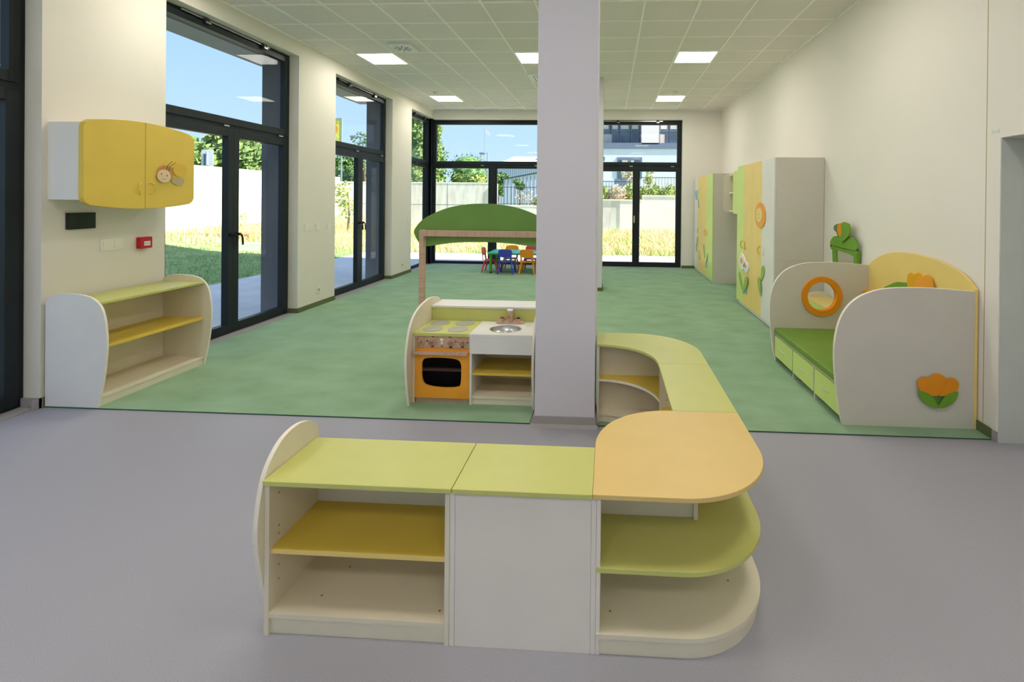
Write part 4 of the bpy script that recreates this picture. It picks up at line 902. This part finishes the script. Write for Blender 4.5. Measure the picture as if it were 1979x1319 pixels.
# blades and leaves
def blades(nm, n_, area, h0, h1, m_, label, cat, w=.02):
    bm = nb()
    for _ in range(n_):
        x = random.uniform(area[0], area[1]); y = random.uniform(area[2], area[3]); z = gz(x, y) - .02
        if -16 < x < -12.6 and 16.5 < y < 27.9: z = .28
        a = random.uniform(0, PI); h = random.uniform(h0, h1); dx, dy = random.uniform(-1, 1) * h, random.uniform(-.8, .8) * h
        c, s_ = math.cos(a) * w * .7, math.sin(a) * w * .7
        v = [bm.verts.new(p) for p in ((x - c, y - s_, z), (x + c, y + s_, z), (x + dx * .45 + c * .6, y + dy * .45 + s_ * .6, z + h * .62), (x + dx * .45 - c * .6, y + dy * .45 - s_ * .6, z + h * .62), (x + dx, y + dy, z + h))]
        bm.faces.new(v[:4]); bm.faces.new((v[3], v[2], v[4]))
    o = obj(nm, bm, m_); tag(o, label, cat, kind='stuff'); return o
blades('dry_grass', 22000, (-7.3, 4.6, 14.6, 23.5), .10, .32, 'blade', 'tall dry straw-coloured grass beyond the far terrace', 'grass')
blades('dry_grass', 8000, (-15.7, -7.6, 14.6, 27.4), .12, .40, 'blade', 'dry grass beyond the left terrace', 'grass')
blades('lawn_grass', 9000, (-14.5, -7.4, 7.5, 14.4), .04, .12, 'bladeg', 'short green shaded lawn beside the left terrace', 'grass', .012)
def leafcloud(bm, c, r, n_, size, mi=0, shell=.55):
    for _ in range(n_):
        d = Vector((random.gauss(0, 1), random.gauss(0, 1), random.gauss(0, 1))).normalized() * (random.uniform(shell, 1) ** .6)
        p = Vector((c[0] + d.x * r[0], c[1] + d.y * r[1], c[2] + d.z * r[2]))
        u = Vector((random.gauss(0, 1), random.gauss(0, 1), random.gauss(0, 1))).normalized(); v = u.orthogonal().normalized()
        w = u.cross(v); s_ = size * random.uniform(.6, 1.3)
        q = [bm.verts.new(p + v * s_), bm.verts.new(p + w * s_ * .55), bm.verts.new(p - v * s_), bm.verts.new(p - w * s_ * .55)]
        bm.faces.new(q).material_index = mi
def tree(nm, x, y, z0, h, rad, n_, size, m_, label, cat='tree', trunk=.3, lumps=7, group=None, tall=False, core=True):
    t = thing(nm, (x, y, z0), label, cat, group)
    zb = z0 + h * trunk; hh = (h - h * trunk) / 2
    bm = nb()
    for k in range(lumps):
        if tall: f = k / max(1, lumps - 1); cc = (x + random.uniform(-.2, .2) * rad, y + random.uniform(-.2, .2) * rad, zb + 2 * hh * (.1 + .8 * f)); rr = rad * (1 - .65 * f) * random.uniform(.8, 1.05); rz_ = 2 * hh / lumps * 1.2
        else:
            a = random.uniform(0, 2 * PI); q = random.uniform(.2, .62); cc = (x + math.cos(a) * rad * q, y + math.sin(a) * rad * q, zb + hh * random.uniform(.5, 1.55)); rr = rad * random.uniform(.42, .62); rz_ = rr * .8
            rz_ = min(rz_, hh * .62)
        leafcloud(bm, cc, (rr, rr, rz_), n_ // lumps, size)
        if core: ball(bm, cc, 1, rr * .72, rr * .72, rz_ * .72, sub=2)
    obj('crown', bm, m_, t)
    tr_ = nb(); tube(tr_, [(x, y, z0 - .1), (x + .03 * h, y, z0 + h * .3), (x, y, z0 + h * .7)], [.035 * h * .6, .02 * h, .008 * h], 8); obj('trunk', tr_, 'bark', t)
    return t
GT = 'trees beyond the left garden wall'
k = 0
for x, y, h, r_, m_, lab in ((-24, 13.5, 5.8, 2.5, 'leaves1', 'green tree behind the traffic sign beyond the garden wall'), (-21, 17.4, 5.0, 1.9, 'leaves3', 'dark tree left of the mullion beyond the garden wall'), (-19.6, 20.5, 4.3, 1.7, 'leaves1', 'low green tree seen at the near door mullion'),
                              (-19.2, 23.4, 5.4, 1.6, 'leaves1', 'bright tree in the right leaf of the near glazed door'), (-20.3, 27.0, 5.9, 2.0, 'leaves1', 'round tree at the right edge of the near glazed door'), (-26, 20, 6.0, 3.2, 'leaves3', 'dark tree in the second rank beyond the garden wall'),
                              (-19.0, 33.6, 4.9, 1.35, 'leaves3', 'dark tree in the left leaf of the second glazed door'), (-16.4, 34.6, 4.8, 1.2, 'leaves1', 'green tree in the right leaf of the second glazed door'), (-20.6, 39, 5.6, 2.2, 'leaves1', 'broad green tree behind the ones seen in the second glazed door'), (-24.5, 31, 5.6, 2.4, 'leaves1', 'green tree above the wall corner'),
                              (-30, 14, 8, 4, 'leaves3', 'large dark tree at the left of the near glazed door')):
    tree('garden_tree', x, y, .3, h, r_, 2600, .17, m_, lab, group=GT, trunk=.2)
# trees behind the back wall
GB = 'trees beyond the back garden wall'
for x, y, h, r_, m_, lab, tall in ((-12.5, 34, 8.6, 1.1, 'leaves1', 'tall leafy tree at the corner post', True), (-14.6, 36.5, 9.8, 1.15, 'leaves1', 'tall tree filling the narrow corner window', True), (-12.2, 39, 4.3, 1.1, 'leaves3', 'dark round tree right of the tall one', False),
                                (-11.3, 37.2, 3.5, 1.0, 'leaves1', 'green tree over the concrete wall', False), (-9.9, 36.5, 3.5, .95, 'leaves2', 'yellow-green bush over the concrete wall', False), (-9.3, 40, 4.2, 1.2, 'leaves3', 'dark bush beside the window mullion', False),
                                (-19.5, 48, 7.0, 4, 'leaves3', 'distant dark tree left of the lamp post', False), (-15.5, 60, 6.6, 5, 'leaves3', 'distant wooded hump behind the lamp post', False), (-12.0, 31.6, 3.2, .8, 'leaves2', 'bright bush at the foot of the lamp post', False)):
    tree('park_tree', x, y, .3, h, r_, 2600 if tall else 1800, .13, m_, lab, group=GB, trunk=.1, lumps=9 if tall else 6, tall=tall)
tree('tree', -16.0, 31.0, .3, 6.3, .95, 230, .10, 'leaves3', 'bare-branched tree top showing in the upper light of the second glazed door', trunk=.35, lumps=7, core=False)
# saplings in the garden
for x, y, h, lab in ((-12.4, 19.8, 2.9, 'slender sapling before the white wall, left leaf of the second glazed door'), (-11.3, 20.6, 2.5, 'slender sapling before the grey wall, right leaf of the second glazed door')):
    tree('sapling', x, y, .1, h, .75, 520, .07, 'leaves2', lab, 'sapling', .12, 8, core=False)
for x, y, s_, lab in ((-14.9, 12.2, .32, 'small plant at the foot of the white wall, left leaf of the near door'), (-15.4, 19.5, .42, 'small leafy plant at the foot of the white wall, right leaf of the near door'), (-15.4, 22.0, .35, 'small dark plant at the right of the near door view')):
    t = thing('young_plant', (x, y, gz(x, y)), lab, 'plant'); bm = nb(); leafcloud(bm, (x, y, gz(x, y) + s_), (s_, s_, s_), 140, .07, shell=.1); obj('leaves', bm, 'leaves2' if y > 15 and y < 21 else 'leaves3', t); s = nb(); cyl(s, (x, y, gz(x, y) - .1), (x, y, gz(x, y) + s_), .012, seg=6); obj('stem', s, 'bark', t)
# shrubs on the raised bed
for i, (x, y, r_, m_, lab) in enumerate(((-.35, 24.9, .42, 'leaves2', 'yellow-green shrub at the left end of the raised bed'), (.42, 24.8, .48, 'leaves4', 'pale blossoming shrub on the raised bed'), (1.12, 25.2, .55, 'leaves2', 'tall yellow-green shrub left of the door mullion'), (1.75, 25.0, .42, 'leaves2', 'shrub right of the door mullion'),
                                   (2.35, 25.1, .55, 'leaves2', 'bright shrub in the middle of the right leaf'), (3.0, 25.0, .52, 'leaves2', 'bright shrub at the right edge of the door view'), (3.7, 25.1, .52, 'leaves2', 'last shrub of the raised bed'))):
    t = thing('shrub', (x, y, 1.55), lab, 'shrub', 'shrubs on the raised bed'); bm = nb(); leafcloud(bm, (x, y, 1.9), (r_, r_ * .7, r_ * 1.1), 520, .075, shell=.25); ball(bm, (x, y, 1.85), 1, r_ * .6, r_ * .5, r_ * .7); obj('leaves', bm, m_, t)
t = tree('tree', 1.05, 26.2, 1.55, 2.0, .55, 260, .09, 'leaves4', 'pale pinkish small tree above the raised bed', trunk=.3, lumps=5, core=False)
tree('tree', 2.05, 26.3, 1.55, 1.7, .40, 160, .08, 'leaves2', 'thin light-barked small tree above the raised bed', trunk=.4, lumps=4, core=False)
tree('tree', -5.35, 28.9, 1.2, 1.75, .42, 420, .07, 'leaves3', 'dark little evergreen behind the railing', trunk=.35, lumps=5)
t = thing('shrub', (-4.8, 28.8, 1.2), 'airy brown-leaved bush behind the railing', 'shrub'); bm = nb(); leafcloud(bm, (-4.9, 28.8, 1.7), (.85, .3, .5), 300, .05, shell=.1); obj('leaves', bm, 'leaves4', t)
t = thing('shrub', (-4.2, 28.9, 1.2), 'yellow-green grassy clump behind the railing', 'shrub'); bm = nb(); leafcloud(bm, (-4.15, 28.9, 1.42), (.45, .3, .4), 300, .09, shell=.1); obj('leaves', bm, 'leaves2', t)
# railings
def railing(x0, x1, y, z0, z1, lab, step=.14):
    t = thing('railing', ((x0 + x1) / 2, y, z0), lab, 'railing'); bm = nb(); box(bm, x0, y - .02, z1 - .035, x1, y + .02, z1); box(bm, x0, y - .015, z0 + .06, x1, y + .015, z0 + .09); obj('rail', bm, 'rail', t)
    bm = nb(); x = x0
    while x <= x1: box(bm, x - .009, y - .009, z0, x + .009, y + .009, z1 - .035); x += step
    obj('balusters', bm, 'rail', t); return t
railing(-6.45, -1.2, 28.15, 1.27, 2.33, 'dark vertical-bar railing on the low garden wall', .19); railing(-1.2, 1.55, 27.6, 1.55, 2.68, 'dark railing behind the raised bed, left part', .17); railing(1.75, 6, 27.6, 1.55, 2.92, 'dark railing behind the raised bed, taller right part', .17)
bm = nb(); box(bm, -1.2, 29.5, 0, 6, 29.8, 2.35); struct('garden_wall_far', bm, 'shadewall')
# pale blue shed and the low warehouse
t = thing('warehouse', (-5, 46, 0), 'pale blue sheet-metal warehouse with a corrugated roof beyond the railing', 'building')
bm = nb(); box(bm, -11.2, 45, 0, -1.7, 56, 4.80)
for k in range(47): box(bm, -11.2 + k * .2, 44.985, 0, -11.2 + k * .2 + .03, 45, 4.62, 1)
obj('wall', bm, ('shed', 'slate'), t)
bm = nb()
for k in range(47):
    x0 = -11.6 + k * .21; a = bm.verts; z0 = 4.80
    zt = 5.95 if x0 > -10 else 4.9 + (x0 + 11.6) / 1.6 * 1.05
    v = [a.new(p) for p in ((x0, 44.7, z0), (x0 + .105, 44.7, z0 + .07), (x0 + .21, 44.7, z0), (x0 + .21, 50, zt), (x0 + .105, 50, zt + .07), (x0, 50, zt))]
    bm.faces.new((v[0], v[1], v[4], v[5])); bm.faces.new((v[1], v[2], v[3], v[4]))
for f in bm.faces: pass
obj('roof', bm, 'roofsheet', t)
t = thing('site_shed', (-5, 36, 0), 'light blue panelled shed with a slanting dark roof line behind the railing', 'shed')
bm = nb(); prism(bm, [(-7.85, 0), (-3.0, 0), (-3.0, 3.9), (-4.7, 3.66), (-7.85, 3.05)], 'y', 36, 38)
obj('wall', bm, 'shed', t); bm = nb(); prism(bm, [(-7.9, 3.05), (-4.7, 3.67), (-4.7, 3.74), (-7.9, 3.12)], 'y', 35.9, 38.1); obj('roof_edge', bm, 'rail', t)
bm = nb()
for k in range(17): box(bm, -7.8 + k * .28, 35.97, 0, -7.8 + k * .28 + .04, 36, 3.0 + k * .05)
obj('panel_seams', bm, 'slate', t)
# apartment block
t = thing('apartment_block', (5, 48, 0), 'pale apartment block with dark balcony windows beyond the planted bed', 'building')
bm = nb(); box(bm, -1.2, 45.3, 0, 14, 60, 6.4, 0); box(bm, -.95, 46.6, 6.9, 14, 60, 12, 0); box(bm, -.95, 45.2, 6.36, 14, 60, 6.9, 1)
box(bm, -.95, 46.55, 6.9, 14, 46.6, 9.6, 2); box(bm, 2.92, 45.2, 6.78, 4.52, 46.6, 12, 3)
obj('wall', bm, ('shadewall', 'slate', 'extgrey', 'pinkwall'), t)
for x0, x1 in ((-.75, .0), (.15, .85), (.95, 1.9), (2.0, 2.8), (4.7, 5.5), (5.6, 6.4)):
    f = obj('window', box(nb(), x0, 46.48, 6.95, x1, 46.55, 9.2), 'slate', t); obj('pane', box(nb(), x0 + .08, 46.465, 7.0, x1 - .08, 46.48, 9.1), 'winglass', f)
    obj('blind', box(nb(), x0 + .1, 46.455, 8.35, x1 - .12, 46.464, 9.05), 'blind', f)
obj('curtain', box(nb(), -.72, 46.44, 7.0, .2, 46.455, 7.85), 'blind', t); obj('curtain', box(nb(), 4.72, 46.44, 7.0, 5.15, 46.455, 7.85), 'blind', t)
bm = nb(); box(bm, -.95, 45.2, 7.85, 2.92, 45.24, 7.9); box(bm, 4.52, 45.2, 7.85, 9, 45.24, 7.9)
x = -.95
while x < 9:
    if not 2.92 < x < 4.5: box(bm, x, 45.21, 6.9, x + .02, 45.23, 7.85)
    x += .13
obj('balcony_railing', bm, 'rail', t)
f = obj('window', box(nb(), .70, 45.22, 3.6, 3.0, 45.3, 5.57), 'slate', t); obj('pane', box(nb(), .85, 45.2, 3.7, 1.72, 45.215, 5.32), 'winglass', f); obj('pane', box(nb(), 1.95, 45.2, 3.7, 2.88, 45.215, 5.32), 'winglass', f)
obj('blind', box(nb(), 1.15, 45.185, 3.7, 1.68, 45.198, 5.3), 'blind', f); obj('blind', box(nb(), 1.97, 45.185, 3.7, 2.25, 45.198, 5.3), 'blind', f)
obj('wall_lamp', box(nb(), -.62, 45.15, 5.25, -.42, 45.3, 5.6), 'slate', t)
obj('window', box(nb(), .5, 45.22, 0, 1.6, 45.3, 3.55), 'slate', t); obj('window', box(nb(), -.9, 45.2, 2.95, .45, 45.3, 3.5), 'shed', t)
# street furniture
def lamp_post(x, y, h, arm, lab, curved=False):
    t = thing('street_lamp', (x, y, 0), lab, 'street lamp'); s = nb()
    if curved:
        tube(s, [(x, y, 0), (x, y, h - .9), (x - .08, y, h - .4), (x - .35, y, h - .1), (x - .8, y, h), (x + arm, y, h + .06)], [.05, .045, .04, .035, .03, .025], 8)
    else: tube(s, [(x, y, 0), (x, y, h)], [.06, .045], 8); tube(s, [(x, y, h - .03), (x + arm, y, h - .05)], .03, 6)
    obj('pole', s, 'polegrey', t); s = nb(); box(s, x + arm - .25, y - .1, h - .12, x + arm + .12, y + .1, h + .02); obj('lamp_head', s, 'slate', t, bevel=.02); return t
lamp_post(-12.35, 35, 6.15, -.45, 'tall street lamp beyond the concrete wall, left of the flagpole'); lamp_post(-8.80, 35, 4.95, -.35, 'shorter street lamp close to the flagpole'); lamp_post(-15.0, 30, 5.5, -1.05, 'curved street lamp in the upper light of the second glazed door', True)
t = thing('flagpole', (-9.81, 38, 0), 'thin flagpole with a pale pennant beyond the back wall', 'flagpole'); obj('pole', cyl(nb(), (-9.81, 38, 0), (-9.81, 38, 7.2), .038, .022, 8), 'polegrey', t)
s = nb(); prism(s, [(-9.79, 7.15), (-9.54, 6.90), (-9.34, 6.57), (-9.56, 6.62), (-9.79, 6.78)], 'y', 37.99, 38.01); obj('pennant', s, 'flag', t)
t = thing('traffic_sign', (-17.15, 20, 0), 'back of a white rectangular traffic sign on a post above the white garden wall', 'sign'); obj('sign_plate', prism(nb(), rrect(-17.42, 2.76, -16.88, 3.60, .05, 4), 'y', 20, 20.02), 'whitemetal', t, bevel=.004); s = nb(); cyl(s, (-17.13, 19.96, 0), (-17.13, 19.96, 3.5), .035, seg=10); obj('post', s, 'polegrey', t); s = nb(); box(s, -17.28, 19.93, 3.38, -17.1, 19.99, 3.42); box(s, -17.28, 19.93, 2.9, -17.05, 19.99, 2.94); box(s, -17.30, 19.985, 2.88, -17.22, 19.999, 3.44); obj('bracket', s, 'slate', t)
t = thing('advertising_banner', (-17.3, 30, 0), 'yellow banner with an orange circle beyond the second glazed door', 'banner')
obj('board', box(nb(), -17.75, 30, 4.6, -16.93, 30.03, 6.55), 'banner', t); s = nb(); box(s, -16.93, 29.98, 0, -16.86, 30.05, 6.62); box(s, -17.82, 29.98, 0, -17.75, 30.05, 6.62); box(s, -17.75, 29.98, 6.55, -16.93, 30.05, 6.62); obj('frame', s, 'polegrey', t)
obj('orange_circle', prism(nb(), ell(-17.36, 5.93, .26, .26, 28), 'y', 29.985, 30), 'orange', t)
obj('lettering', text_bm('TY', .2, lambda u, v, w: (-17.04 + u, 29.99 - w, 6.27 + v)), 'letters', t); obj('lettering', text_bm('CE', .18, lambda u, v, w: (-17.06 + u, 29.99 - w, 5.38 + v)), 'whitetext', t)
